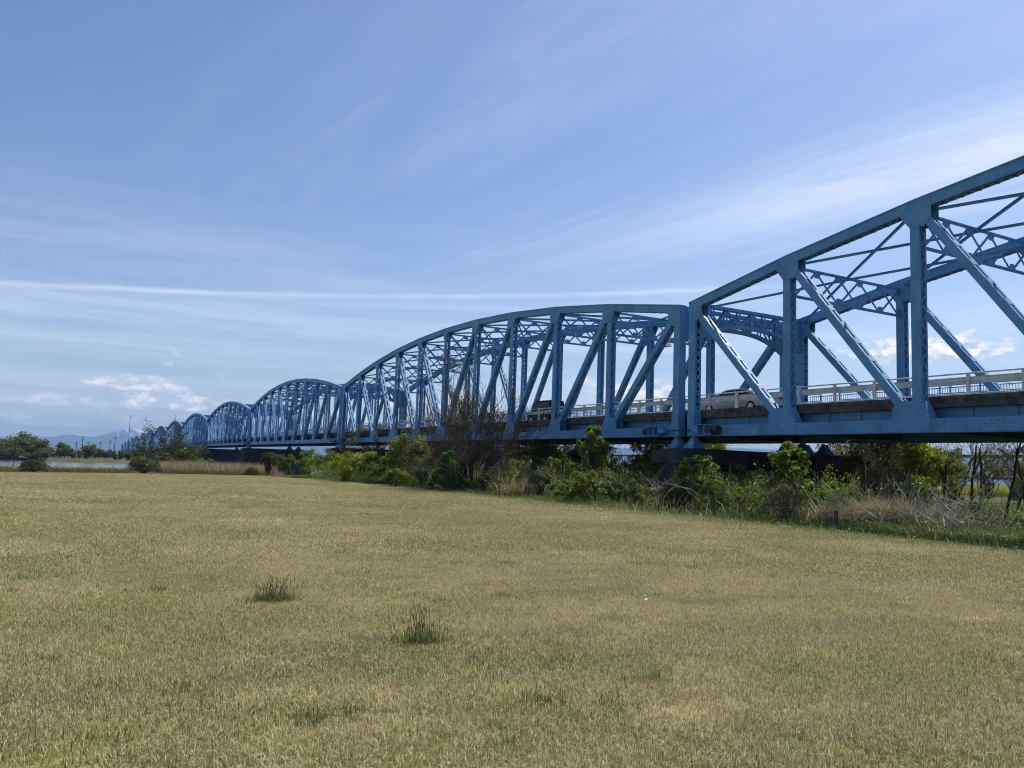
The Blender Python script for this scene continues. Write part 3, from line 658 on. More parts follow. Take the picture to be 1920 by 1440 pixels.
def shrub_meshes(seed, w, h, n, size, mat, blobs=10, base=.12, top_narrow=.25, stem_n=9, stem_mat=None, aspect=.55, up=.5, bw=.34, gap=0., dark=0.):
    """leaf clumps on stems; w half width, h height"""
    rng = np.random.RandomState(seed); c = []; r = []; blobs = int(blobs * 2.4)
    for i in range(blobs):
        d_ = rng.normal(size=3); d_ /= np.linalg.norm(d_); q = rng.rand() ** .45; rad = bw * .62 * (.6 + .8 * rng.rand()) * min(w, h * .6)
        zc_ = h * (.5 + base * .5) + d_[2] * q * (h * (.5 - base * .5) - rad * .5); f_ = zc_ / h; wd = (w - rad * .5) * (1 - top_narrow * f_ ** 2)
        c.append((d_[0] * q * wd, d_[1] * q * wd, max(zc_, rad * .5))); r.append((rad * 1.1, rad * 1.1, rad * .8))
    c = np.array(c); r = np.array(r); P, d, k = clump_points(rng, c, r, n, .5)
    if gap: keep = np.sin(P[:, 0] * 5 + seed) * np.sin(P[:, 1] * 5.5) * np.sin(P[:, 2] * 4.5 + 1) < .75 - gap; P, d, k = P[keep], d[keep], k[keep]
    P[:, 2] = np.maximum(P[:, 2], .04 * h * rng.rand(len(P)))
    N = unit(d * .7 + np.array([0, 0, up]) + rng.normal(size=P.shape) * .65)
    ct = rng.rand(blobs) * .45; tone = ct[k] + .55 * rng.rand(len(P))
    V, F, t_ = leaves(rng, P, N, size, aspect, tone=tone)
    fol = mesh_np('foliage', V, F, mat, t_)
    segs = []
    for i in range(stem_n):
        j = rng.randint(blobs); tgt = c[j] + rng.normal(size=3) * r[j] * .3; b0 = np.array([rng.normal() * w * .10, rng.normal() * w * .10, -.05]); p = b0; r0 = .012 + .012 * h * rng.rand()
        for q in range(4):
            f_ = (q + 1) / 4; nx = b0 + (tgt - b0) * np.array([f_ ** 1.4, f_ ** 1.4, f_]) + rng.normal(size=3) * .05 * h * .4
            segs.append((*p, *nx, r0 * (1 - q * .2), r0 * (.8 - q * .2))); p = nx
        for q in range(3):
            tp = tgt + rng.normal(size=3) * r[j] * .9; segs.append((*p, *tp, r0 * .35, .004))
    V, F = tubes(segs); st = mesh_np('stems', V, F, stem_mat or BARK)
    return fol, st
def dome_meshes(seed, w, h, n, size, mat, z0=0., trunk=0.):
    rng = np.random.RandomState(seed); d = unit(rng.normal(size=(n, 3))); d[:, 2] = np.where(d[:, 2] < -.3, -d[:, 2], d[:, 2]); a = np.arctan2(d[:, 1], d[:, 0])
    q = (rng.rand(n) ** .22) * (1 + .06 * np.sin(a * 5 + seed) + .05 * np.sin(d[:, 2] * 9 + a * 3) + .035 * rng.normal(size=n))
    zc = z0 + (h - z0) * (.32 if z0 == 0 else .5); P = np.stack([d[:, 0] * q * w, d[:, 1] * q * w, zc + d[:, 2] * q * (h - zc)], 1); P[:, 2] = np.maximum(P[:, 2], .03)
    N = unit(d * .8 + rng.normal(size=P.shape) * .6 + np.array([0, 0, .2])); tone = .5 * rng.rand(n) + .25 * (1 + np.sin(a * 7 + d[:, 2] * 5)) * rng.rand(n)
    V, F, t_ = leaves(rng, P, N, size, .6, tone=tone); fol = mesh_np('foliage', V, F, mat, t_); segs = []
    for i in range(12):
        p = np.array([rng.normal() * .05, rng.normal() * .05, -.05]); e = np.array([rng.normal() * w * .45, rng.normal() * w * .45, zc]); m_ = p * .6 + e * .4; m_[2] = zc * .55
        segs += [(*p, *m_, .035 * h, .028 * h), (*m_, *e, .028 * h, .012)]
    V, F = tubes(segs, 5); return fol, mesh_np('stems', V, F, BARK)
def add_plant(kind, meshes, names, loc, rz, s, label, cat, group=None, sz=None):
    root = empty(kind, loc, rz, s)
    if sz: root.scale = (s, s, sz)
    for nm, me in zip(names, meshes): link(nm, me, root)
    return tag(root, label, cat, group)
SB = {
 'dense': [shrub_meshes(10 + i, 1.25, 2.3, 5200, .105, LEAF_G, 12, gap=.12) for i in range(3)],
 'bright': [shrub_meshes(20 + i, 1.15, 2.9, 4600, .15, LEAF_B, 18, aspect=.75, gap=.2, top_narrow=.45, bw=.25, stem_n=16) for i in range(2)],
 'yellow': [shrub_meshes(30 + i, 1.3, 2.2, 5200, .11, LEAF_Y, 12, aspect=.4, gap=.2) for i in range(2)],
 'bramble': [shrub_meshes(40 + i, 1.4, 1.35, 4200, .085, LEAF_G, 12, gap=.22, stem_n=16, stem_mat=TWIG) for i in range(2)],
 'twiggy': [shrub_meshes(50 + i, 1.3, 2.6, 2600, .075, LEAF_O, 12, gap=.3, stem_n=40, stem_mat=TWIG) for i in range(2)],
 'brightlow': [shrub_meshes(55 + i, 1.2, 1.1, 3400, .10, LEAF_B, 11, gap=.2, stem_n=12) for i in range(2)],
 'ball': [dome_meshes(60, .62, 1.35, 5200, .05, LEAF_D, .42)],
 'mound': [dome_meshes(65 + i, 1.25, 1.15, 8500, .07, LEAF_D) for i in range(2)],
}
def shrub(kind, idx, px, dist, s, label, sz=None, group=None, cat='shrub', name='shrub', rz=None, z=None):
    p = gp(px, dist); p.z = float(ground_z(p.x, p.y)) if z is None else z
    if dist > 33 and name == 'shrub': s = s * 1.18; sz = (sz or s / 1.18) * 1.1
    return add_plant(name, SB[kind][idx], ('foliage', 'stems'), p, (px * .37 + dist) % 6.28 if rz is None else rz, s, label, cat, group, sz)

# ---- the thicket along the lawn edge, left to right
shrub('mound', 0, 65, 70.5, .8, 'round clipped dark bush in front of the river at the lawn edge', sz=.9, name='clipped_bush', cat='bush')
shrub('mound', 1, 272, 76.5, 1.1, 'large round clipped bush left of the reeds', sz=1.22, name='clipped_bush', cat='bush')
shrub('mound', 0, 474, 80, .55, 'small dark mound bush at the right end of the reeds', sz=.7, name='clipped_bush', cat='bush')
shrub('ball', 0, 505, 82, 1.5, 'dark rounded bush, leftmost of the thicket by the reeds', sz=1.75, name='round_bush', cat='bush')
shrub('dense', 0, 537, 80, .92, 'dark bush with bright crown, second of the thicket from the reeds', sz=1.12, name='round_bush', cat='bush')
shrub('dense', 1, 583, 74, 1.15, 'broad dark green bush below the pier gap', sz=1.1)
shrub('dense', 2, 615, 75, 1.0, 'green bush behind the broad dark one', sz=1.25)
shrub('yellow', 0, 648, 64, 1.15, 'yellow green shrub before the second pier', sz=1.15)
shrub('yellow', 1, 692, 64, 1.0, 'taller yellow green shrub right of the second pier', sz=1.1)
shrub('dense', 1, 716, 60, 1.0, 'dark low bush in front of the tall willow-like shrub', sz=.85)
shrub('yellow', 0, 757, 61, 1.35, 'tall loose yellow green shrub, reaching the chord of the bridge', sz=1.85, rz=2.)
shrub('dense', 0, 740, 54, .85, 'low green bush at the foot of the tall yellow green shrub', sz=.6, rz=1.)
shrub('twiggy', 0, 795, 58, 1.2, 'dark twiggy shrub between two green ones', sz=1.25)
shrub('ball', 0, 792, 53, .75, 'small brownish clipped ball among green shrubs', sz=1.0, name='round_bush', cat='bush')
shrub('bright', 0, 845, 50, .95, 'bright green bush with a dark hollow middle', sz=.88)
shrub('mound', 1, 852, 48.4, .42, 'dark ivy stump in front of the bright green bush', sz=1.3)
shrub('brightlow', 0, 815, 50, .8, 'low bright leaves left of the dark ivy stump', sz=.95)
shrub('brightlow', 1, 890, 47.5, .8, 'low bright leaves right of the dark ivy stump', sz=.8)
shrub('ball', 0, 908, 46, .72, 'small pruned ball shrub on a short trunk', sz=.85, name='round_bush', cat='bush')
shrub('twiggy', 1, 945, 50, 1.0, 'olive shrub behind the pruned balls', sz=1.05)
shrub('bramble', 0, 960, 44, .75, 'low bramble behind the dry grass clump', sz=.8)
shrub('ball', 0, 1013, 41.5, .95, 'larger pruned ball shrub on a trunk beside dry grass', sz=1.02, name='round_bush', cat='bush')
shrub('dense', 2, 985, 52, 1.1, 'green shrub behind the dry grass clump', sz=1.05)
shrub('dense', 0, 1050, 46, 1.0, 'green shrub right of the larger pruned ball', sz=1.05)
shrub('brightlow', 0, 1065, 38, .85, 'low bright bush at the lawn edge right of the pruned ball', sz=1.0)
shrub('bramble', 1, 1105, 37, .9, 'reddish bramble at the lawn edge below the tall maple-like shoots', sz=1.15)
shrub('bright', 1, 1108, 44, .92, 'maple-like shrub with bright shoots rising over the bridge chord', sz=1.33)
shrub('dense', 1, 1150, 46, 1.0, 'green shrub right of the maple-like shoots', sz=.95)
shrub('yellow', 1, 1200, 47, 1.0, 'yellow topped shrub left of the nearest pier', sz=.95)
shrub('brightlow', 1, 1150, 37, .8, 'low leafy weeds left of the nearest pier', sz=.95)
shrub('bramble', 0, 1195, 36, .9, 'bramble with pale sticks left of the nearest pier', sz=.85)
shrub('mound', 0, 1268, 32.5, .55, 'dark bush before the nearest pier', sz=1.15)
shrub('bright', 0, 1290, 33.5, .58, 'bright leaves crowning the dark bush before the nearest pier', sz=.72)
shrub('bright', 1, 1315, 37, .72, 'leafy bush in the middle of the nearest pier', sz=.8)
shrub('brightlow', 0, 1350, 33, .9, 'low bright bush behind the two wooden stakes', sz=1.35)
shrub('dense', 2, 1390, 38, .9, 'dark green bush deep under the nearest span', sz=.9)
shrub('bright', 0, 1478, 31, .92, 'big bright green maple-like bush, tallest under the nearest span', sz=1.02)
shrub('twiggy', 1, 1470, 28, .66, 'dark stalky bush at the foot of the big bright green one', sz=.62)
shrub('brightlow', 1, 1530, 30, .85, 'low green leaves right of the big bright bush', sz=1.1)
shrub('bramble', 1, 1580, 31, .95, 'bramble before the far end of the nearest pier', sz=1.1)
shrub('dense', 0, 1715, 31, .78, 'dark green bush beneath the yellow leaved tree', sz=.9)
shrub('twiggy', 0, 1650, 34, 1.0, 'brown tangled shrub right of the nearest pier', sz=1.15)
shrub('bramble', 0, 1790, 31, .9, 'bramble behind the brush pile', sz=.85)
# thicket beyond the bridge: fills the view under the chord
far_spots = [(955, 66, 'twiggy', 1.5), (990, 72, 'dense', 1.6), (1025, 66, 'yellow', 1.4), (1060, 75, 'twiggy', 1.6), (1085, 68, 'dense', 1.4), (1125, 64, 'twiggy', 1.2), (1150, 75, 'dense', 1.2), (1180, 62, 'dense', 1.05), (1215, 60, 'yellow', 1.5), (1240, 66, 'dense', 1.3), (1300, 70, 'yellow', 1.7), (1345, 72, 'yellow', 1.6), (1385, 80, 'twiggy', 1.5), (1440, 72, 'dense', 1.3), (1490, 66, 'twiggy', 1.3), (1560, 60, 'twiggy', 1.3), (1610, 55, 'twiggy', 1.7), (1630, 46, 'twiggy', 1.25), (1665, 62, 'yellow', 1.7), (1700, 50, 'yellow', 1.5), (1735, 60, 'yellow', 1.4), (1760, 52, 'dense', 1.15), (900, 70, 'dense', 1.5), (860, 76, 'twiggy', 1.6), (820, 80, 'dense', 1.6), (780, 84, 'dense', 1.6), (720, 88, 'twiggy', 1.6), (670, 95, 'twiggy', 1.6), (1780, 80, 'twiggy', 1.3), (1850, 100, 'twiggy', 1.5), (1900, 92, 'twiggy', 1.5), (1945, 75, 'dense', 1.4)]
ORD = ['first', 'second', 'third', 'fourth', 'fifth', 'sixth', 'seventh', 'eighth', 'ninth', 'tenth', 'eleventh', 'twelfth', 'thirteenth', 'fourteenth', 'fifteenth', 'sixteenth', 'seventeenth', 'eighteenth']
KW = {'twiggy': 'brown twiggy', 'dense': 'dark green leafy', 'yellow': 'yellow green'}; cnt = {}
for i, (px, di, kd, s) in enumerate(sorted(far_spots)):
    k = cnt.get(kd, 0); cnt[kd] = k + 1; low = 1135 < px < 1210 or 1380 < px < 1470
    shrub(kd, i % len(SB[kd]), px, di, s * 1.08, '%s %s shrub from the left in the thicket beyond the bridge' % (ORD[k], KW[kd]), group='thicket beyond the bridge', sz=s * (.9 if low else 1.42))

# ---- trees
def tree_meshes(seed, H, r, lean, lev, leaf_n, leaf_s, lmat, spread=.55, kids=(3, 4), first=.45, bmat=BARK, cl=.5, up=.08, aspect=.5, shrink=.62, stems=1, bend=.14, rmin=.006):
    rng = np.random.RandomState(seed); segs = []; tips = []
    for s in range(stems):
        a = rng.rand() * 6.28; d = np.array([lean[0] + (math.cos(a) * .55 if stems > 1 else 0), lean[1] + (math.sin(a) * .55 if stems > 1 else 0), 1.])
        grow(rng, (math.cos(a) * .1 * (stems > 1), math.sin(a) * .1 * (stems > 1), -.1), d, H * first * (.8 + .4 * rng.rand()), r * (.7 + .5 * rng.rand() if stems > 1 else 1), lev, segs, tips, spread, kids, up, bend, shrink, rmin=rmin)
    segs = np.array(segs); tips = np.array(tips); k_ = H / np.percentile(segs[:, 5], 96); segs[:, :6] *= k_; tips = tips * k_
    V, F = tubes(segs, 5); tr = mesh_np('trunk', V, F, bmat)
    out = [tr]
    if leaf_n:
        k = rng.randint(len(tips), size=leaf_n); P = tips[k] + rng.normal(size=(leaf_n, 3)) * cl * np.array([1, 1, .7])
        N = unit(rng.normal(size=(leaf_n, 3)) + np.array([0, 0, .6])); ct = rng.rand(len(tips)) * .5
        V, F, t_ = leaves(rng, P, N, leaf_s, aspect, tone=ct[k] + .5 * rng.rand(leaf_n)); out.append(mesh_np('crown', V, F, lmat, t_))
    return out
def tree(meshes, px, dist, rz, s, label, group=None, z=None, name='tree', cat='tree', sz=None):
    p = gp(px, dist); p.z = float(ground_z(p.x, p.y)) if z is None else z
    return add_plant(name, meshes, ('trunk', 'crown'), p, rz, s, label, cat, group, sz)
# the bare spreading shrub before the second span
tree(tree_meshes(71, 6.3, .07, (0, 0), 4, 5000, .075, LEAF_O, .40, (3, 4), .42, BARK, .16, .06, shrink=.66, stems=15, bend=.07, rmin=.013), 885, 50, .4, 1.0, 'large bare twiggy shrub standing before the second span', name='bare_shrub', cat='shrub')
# the locust at the left before the small spans
tree(tree_meshes(75, 8.2, .13, (.1, 0), 3, 6500, .30, LEAF_D, .66, (4, 5), .34, BARK, .30, .0, .4, shrink=.72, stems=4, bend=.16), 322, 108, 1.2, .80, 'open leafy locust tree before the far spans, beyond the reeds', name='locust_tree')
for i, (px, di, s) in enumerate([(300, 105, 1.2), (345, 108, 1.3), (262, 112, 1.1), (385, 108, 1.0)]):
    shrub('dense', i % 3, px, di, s, 'dark scrub under the locust tree on the river bank, %s of four' % ('second', 'third', 'leftmost', 'rightmost')[i], group='scrub on the river bank', z=-.6)
# yellow leaved tree and leaning dark trunks beyond the nearest span
YT = tree_meshes(81, 7.5, .11, (.05, 0), 3, 3800, .14, LEAF_Y, .6, (3, 5), .36, BARK, .35, .06)
tree(YT, 1690, 52, 0, .68, 'yellow leaved tree behind the near end of the bridge, beside the pier', name='yellow_leaved_tree')
tree(YT, 1625, 58, 2., .68, 'yellow green tree right behind the far end of the nearest pier', name='yellow_leaved_tree')
LT = [tree_meshes(90 + i, 8.5, .10, ((.32, .3, -.12, .25)[i], .1), 4, 900, .09, LEAF_O, .5, (3, 4), .5, BARK, .25, .07, bend=.09) for i in range(4)]
for i, (px, di, v, rz, lab) in enumerate([(1812, 44, 0, 5.7, 'leaning dark trunk, leftmost of the bare trees at the right edge'), (1832, 47, 1, 5.9, 'dark leaning tree close right of the leftmost bare one'), (1880, 42, 2, 1.0, 'forked bare tree in the grass at the right edge'), (1900, 50, 3, 5.5, 'bare tree behind the forked one'), (1925, 48, 0, 2.5, 'bare tree cut by the right edge of the photo'), (1765, 50, 1, 5.8, 'thin bare tree right of the yellow leaved tree'), (1785, 56, 3, 5.2, 'thin slanting tree behind the bare trees')]):
    tree(LT[v], px, di, rz, .74, lab, 'bare trees beyond the near end of the bridge', name='bare_tree')
BT = tree_meshes(99, 6., .07, (0, 0), 4, 0, .1, LEAF_O, .5, (3, 4), .38, TWIG, .2, .06)
for i, (px, di, s, lab) in enumerate([(620, 105, 1.0, 'bare tree in the gap between second and third pier'), (1175, 66, .82, 'slim bare tree left of the nearest pier, against the sky'), (590, 112, .9, 'bare tree left of the one in the pier gap')]):
    tree(BT, px, di, i * 2., s, lab, 'bare trees seen under the bridge', name='bare_tree')

# ---- hedge, reeds, weeds
def hedge(px0, px1, dist0, dist1, h, label, seed):
    rng = np.random.RandomState(seed); a, b_ = gp(px0, dist0), gp(px1, dist1); n = int((b_ - a).length * 900)
    u = rng.rand(n); P = np.array(a)[None] + (np.array(b_) - np.array(a))[None] * u[:, None]; P[:, :2] += rng.normal(size=(n, 2)) * .45
    hh = h * (1 + .18 * np.sin(u * 37) + .12 * np.sin(u * 91 + 1)); P[:, 2] = rng.rand(n) ** .7 * hh
    N = unit(rng.normal(size=(n, 3)) + np.array([0, 0, .7])); V, F, t_ = leaves(rng, P, N, .085, .5, tone=rng.rand(n) * .7 + .3 * (P[:, 2] / h > .8))
    root = empty('hedge', a); V = V - np.array(a)[None]; link('foliage', mesh_np('foliage', V, F, LEAF_O, t_), root)
    segs = [];
    for i in range(60):
        p = (np.array(b_) - np.array(a)) * rng.rand() + rng.normal(size=3) * np.array([.3, .3, 0]); segs.append((*p, *(p + rng.normal(size=3) * .15 + np.array([0, 0, h * .8])), .015, .006))
    V, F = tubes(segs); link('stems', mesh_np('stems', V, F, TWIG), root); tag(root, label, 'hedge')
hedge(-60, 48, 69, 70.5, .42, 'low hedge left of the round bush at the left edge', 1)
hedge(84, 244, 71.5, 75, .42, 'low hedge between the two round clipped bushes', 2)
hedge(302, 498, 77, 81, .46, 'low hedge under the reeds', 3)
def blades(rng, P, L, w, lean, mat, tone, name='blades', curve=.35):
    """tapered bent blades: quad + tip quad"""
    n = len(P); a = rng.rand(n) * 6.283; d = np.stack([np.cos(a), np.sin(a), np.zeros(n)], 1); s = np.stack([-np.sin(a), np.cos(a), np.zeros(n)], 1); L = np.asarray(L)[:, None] * np.ones((n, 1)); w = np.asarray(w) * np.ones(n)
    ln = np.abs(rng.normal(size=(n, 1))) * lean; up = np.array([[0, 0, 1.]])
    m1 = P + up * L * .55 + d * L * ln * .45; m2 = P + up * L * (1 - ln.clip(0, 1.6) * .35) + d * L * (ln * (1 + curve))
    W_ = s * w[:, None] * .5
    V = np.stack([P - W_, P + W_, m1 + W_ * .8, m1 - W_ * .8, m2 + W_ * .15, m2 - W_ * .15], 1).reshape(-1, 3); b0 = np.arange(n)[:, None] * 6
    F = np.concatenate([b0 + np.array([[0, 1, 2, 3]]), b0 + np.array([[3, 2, 4, 5]])]); return V, F, np.repeat(tone, 6)
def strip(name, label, seed, n, pts, spreadw, L0, L1, w, lean, mat, tone_lo=0., tone_hi=1.):
    rng = np.random.RandomState(seed); pts = np.array([tuple(p)[:2] for p in pts]); k = rng.rand(n) * (len(pts) - 1); i = k.astype(int); f_ = (k - i)[:, None]
    P = pts[i] * (1 - f_) + pts[i + 1] * f_; tuft = np.floor(rng.rand(n) * n / 14); P = P + rng.normal(size=(n, 2)) * spreadw
    P[:, 0] += .25 * np.sin(tuft * 12.9); z = ground_z(P[:, 0], P[:, 1]); P3 = np.concatenate([P, z[:, None]], 1)
    L = L0 + (L1 - L0) * rng.rand(n) ** 1.6
    V, F, t_ = blades(rng, P3, L, w, lean, mat, tone_lo + (tone_hi - tone_lo) * rng.rand(n)); o = link(name, mesh_np(name, V, F, mat, t_)); return tag(o, label, kind='stuff')
strip('reeds', 'dry pale reeds standing behind the low hedge', 1, 9000, [gp(300, 82), gp(390, 84), gp(500, 88)], 1.0, .6, 1.45, .03, .35, STRAW)
strip('reeds', 'thin dry reeds before the river', 2, 1500, [gp(-60, 74), gp(120, 76), gp(250, 80)], .9, .3, .95, .025, .4, STRAW, .0, .8)
edge = [(20.6, y) for y in range(8, 60, 4)] + [(19.4, 62), (17.5, 70), (16, 78)]
strip('weeds', 'tall green weeds along the edge of the lawn', 3, 26000, edge, .7, .08, .34, .014, .5, WEED, 0, .96)
strip('weeds', 'rough green weeds deeper under the bridge', 4, 26000, [(24, 5), (24, 20), (24.5, 40), (25, 60), (24, 75)], 2.0, .15, .6, .018, .5, WEED, 0, 1.)
strip('weeds', 'weeds and pale stalks at the lower right', 5, 16000, [gp(1640, 28), gp(1760, 27), gp(1920, 25.5), gp(2050, 24)], 1.0, .1, .42, .014, .6, WEED, .15, 1.)
strip('stalks', 'pale dry stalks among the weeds', 6, 500, [gp(1180, 33), gp(1330, 30), gp(1500, 28.5), gp(1700, 28), gp(1900, 27)], 1.0, .3, .95, .014, .6, STRAW, .3, 1.)
strip('dry_grass', 'dry bent grass clump between the two pruned balls', 7, 1500, [gp(962, 43), gp(985, 42.6), gp(1003, 42.5)], .3, .4, 1.2, .024, .75, STRAW, .1, .9)
strip('dry_grass', 'trampled dry reeds right of the big bright bush', 8, 5200, [gp(1585, 28.6), gp(1640, 28.2), gp(1720, 28)], .55, .3, 1.2, .02, 1.0, STRAW, .2, 1.)
strip('grass', 'green grass in the clearing at the right edge beyond the bridge', 9, 9000, [gp(1800, 60), gp(1870, 58), gp(1960, 56)], 7., .15, .5, .03, .5, WEED, .2, .9)
strip('flowers', 'strip of yellow rape flowers far beyond the bridge', 10, 5000, [gp(1780, 116), gp(1860, 114), gp(1990, 110)], .8, .9, 1.5, .06, .3, YELL)
PA0, PA1 = px_ae(1210, 900)[0], px_ae(1262, 900)[0]        # the growth stays low before the pier end
def leafy(name, label, seed, n, pts, sw, h, size, mat):
    rng = np.random.RandomState(seed); pts = np.array([tuple(p)[:2] for p in pts]); k = rng.rand(n) * (len(pts) - 1); i = k.astype(int); f_ = (k - i)[:, None]
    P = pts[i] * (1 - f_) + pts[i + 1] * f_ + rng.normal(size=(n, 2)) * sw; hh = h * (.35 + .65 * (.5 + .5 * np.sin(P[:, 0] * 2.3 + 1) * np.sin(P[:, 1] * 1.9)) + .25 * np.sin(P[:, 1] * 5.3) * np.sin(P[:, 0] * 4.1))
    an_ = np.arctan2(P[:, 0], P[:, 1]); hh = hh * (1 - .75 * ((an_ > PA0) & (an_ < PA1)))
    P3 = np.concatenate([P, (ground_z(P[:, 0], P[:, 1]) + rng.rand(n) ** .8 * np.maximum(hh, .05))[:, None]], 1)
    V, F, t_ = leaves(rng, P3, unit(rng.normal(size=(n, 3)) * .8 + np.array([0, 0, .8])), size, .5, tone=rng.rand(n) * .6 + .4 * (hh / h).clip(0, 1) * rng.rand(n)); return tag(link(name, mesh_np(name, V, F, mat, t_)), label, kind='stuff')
leafy('weeds', 'low broad leaved weeds along the lawn edge', 31, 24000, edge, .8, .30, .06, LEAF_W)
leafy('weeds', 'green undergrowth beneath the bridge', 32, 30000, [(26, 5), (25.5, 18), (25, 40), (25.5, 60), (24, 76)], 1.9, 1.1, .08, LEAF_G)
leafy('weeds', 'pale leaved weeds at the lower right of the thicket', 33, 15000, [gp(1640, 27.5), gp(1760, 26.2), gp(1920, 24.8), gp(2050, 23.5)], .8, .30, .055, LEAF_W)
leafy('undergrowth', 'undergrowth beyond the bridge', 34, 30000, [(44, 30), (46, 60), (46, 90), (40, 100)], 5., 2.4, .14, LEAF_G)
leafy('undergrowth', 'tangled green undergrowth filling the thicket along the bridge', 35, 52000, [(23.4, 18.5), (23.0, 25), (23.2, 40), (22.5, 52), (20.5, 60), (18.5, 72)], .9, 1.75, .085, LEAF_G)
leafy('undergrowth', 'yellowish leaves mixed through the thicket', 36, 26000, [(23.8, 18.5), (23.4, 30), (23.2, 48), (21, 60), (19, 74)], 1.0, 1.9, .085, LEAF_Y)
strip('grass', 'ragged green fringe of longer grass at the lawn edge', 37, 24000, [(19.6, y) for y in range(8, 58, 4)] + [(18, 64), (16, 74)], .85, .05, .2, .012, .6, WEED, .1, .95)
rng = np.random.RandomState(77); segs = []
for i in range(1500):
    k = rng.rand(); y = 13 + 48 * k; p = np.array([22.8 + rng.normal() * 1.3 - max(0, y - 52) * .25, y, .1 + rng.rand() * .8]); d = unit(np.array([rng.normal() * .7, rng.normal() * .7, .6 + .6 * rng.rand()])); L = .5 + 1.1 * rng.rand(); r0 = .007 + .007 * rng.rand()
    for q in range(3): nx = p + d * L / 3; segs.append((*p, *nx, r0, r0 * .75)); p = nx; r0 *= .75; d = unit(d + rng.normal(size=3) * .18)
V, F = tubes(segs); nq = len(V); o = link('twigs', mesh_np('twigs', V, F, STRAW, np.repeat(rng.rand(len(segs)) * .7, 8))); tag(o, 'dry tan twigs tangled through the thicket', kind='stuff')
# brush pile of bleached branches
rng = np.random.RandomState(5); segs = []; c0 = np.array(gp(1742, 28.2))
for i in range(95):
    p = c0 + np.array([rng.normal() * 1.0, rng.normal() * 1.0, .05 + rng.rand() * .35]); a = rng.rand() * 6.28; d = unit(np.array([math.cos(a), math.sin(a), .25 + .5 * rng.rand()])); r0 = .012 + .02 * rng.rand(); L = .7 + 1.1 * rng.rand()
    for q in range(4):
        nx = p + d * L / 4; segs.append((*p, *nx, r0 * (1 - .2 * q), r0 * (.8 - .2 * q))); p = nx; d = unit(d + np.array([0, 0, .16]) + rng.normal(size=3) * .1)
V, F = tubes(segs, 5); root = empty('brush_pile', c0); link('branches', mesh_np('branches', V - c0, F, PALEW), root)['kind'] = 'stuff'; tag(root, 'heap of bleached dead branches at the lawn edge, lower right', 'brush pile')
for i, (px, di, le, lab) in enumerate([(1190, 37, 1.9, 'long pale dead stick leaning left of the nearest pier'), (1215, 36.5, 1.6, 'shorter pale stick crossing another left of the nearest pier'), (1665, 33, 2.2, 'pale dead branch leaning in the brown tangle'), (1405, 33, 1.2, 'pale broken stick in front of the pier wall')]):
    p = np.array(gp(px, di, .2)); d = unit(np.array([(-.6, .7, .3, .25)[i], .2, .75])); r0 = .03; segs = []
    for q in range(4):
        nx = p + d * le / 4; segs.append((*p, *nx, r0, r0 * .8)); p = nx; r0 *= .8; d = unit(d + rng.normal(size=3) * .1)
    V, F = tubes(segs, 5); tag(link('dead_branch', mesh_np('dead_branch', V, F, PALEW)), lab, 'branch')
# stakes at the lawn edge
for i, (x, y, h, lab) in enumerate([(20.76, 22.36, .62, 'dark wooden stake, left one of the pair behind the lawn'), (21.3, 21.5, .64, 'dark wooden stake, right one of the pair behind the lawn'), (20.52, 16.67, .56, 'lone dark wooden stake in the weeds below the brush')]):
    root = empty('wooden_stake', (x, y, 0), i * .4); mb = MB(); mb.tube([(0, 0, -.2), (.01, 0, h * .5), (0, .01, h - .04)], [.07, .068, .066], 9); mb.build('post', STAKE, root); mb = MB(); mb.tube([(0, .01, h - .04), (0, .01, h)], [.07, .05], 9); mb.build('cap', STAKE, root); tag(root, lab, 'stake', 'stakes at the lawn edge')

# ------------------------------------------------------------------ far bank
FT = [tree_meshes(200 + i, 8., .2, (.05, .02), 2, 6500, .5, LEAF_F, .75, (5, 6), .34, BARK, .85, .02, .8) for i in range(4)]
fb = [(5, 400, 1.25, 'tall round tree at the left edge across the river'), (28, 410, 1.4, 'tallest broad tree across the river at the left'), (52, 415, 1.3, 'broad tree across the river right of the tallest'), (76, 405, 1.1, 'yellowish tree at the right end of the tall grove across the river'), (40, 425, 1.2, 'tree behind the tallest one across the river'), (15, 430, 1.3, 'tree peeping between the grove crowns across the river'), (64, 410, 1.05, 'middle sized tree in the right half of the grove across the river'), (-20, 405, 1.3, 'tree cut by the left edge across the river'), (14, 395, .9, 'low tree at the water below the grove'), (60, 398, .7, 'small tree at the water below the grove')]
for i, (px, di, s, lab) in enumerate(fb): tree(FT[i % 4], px, di, i * 1.3, s, lab, 'trees on the far bank', name='far_tree', sz=s * .8)
for i, px in enumerate([90, 100, 113, 120, 128, 138, 148, 160, 170, 178, 186, 196, 205, 215, 225, 240, 258, 275]):
    s = (.42, .5, .8, .62, .55, .5, .45, .45, .7, .75, .55, .5, .45, .45, .5, .55, .6, .6)[i]
    tree(FT[(i * 3) % 4], px, 415 + (i * 53) % 60, i * 1.7, s, '%s small tree from the left in the row along the far bank' % ORD[i], 'small trees along the far bank', name='far_tree')
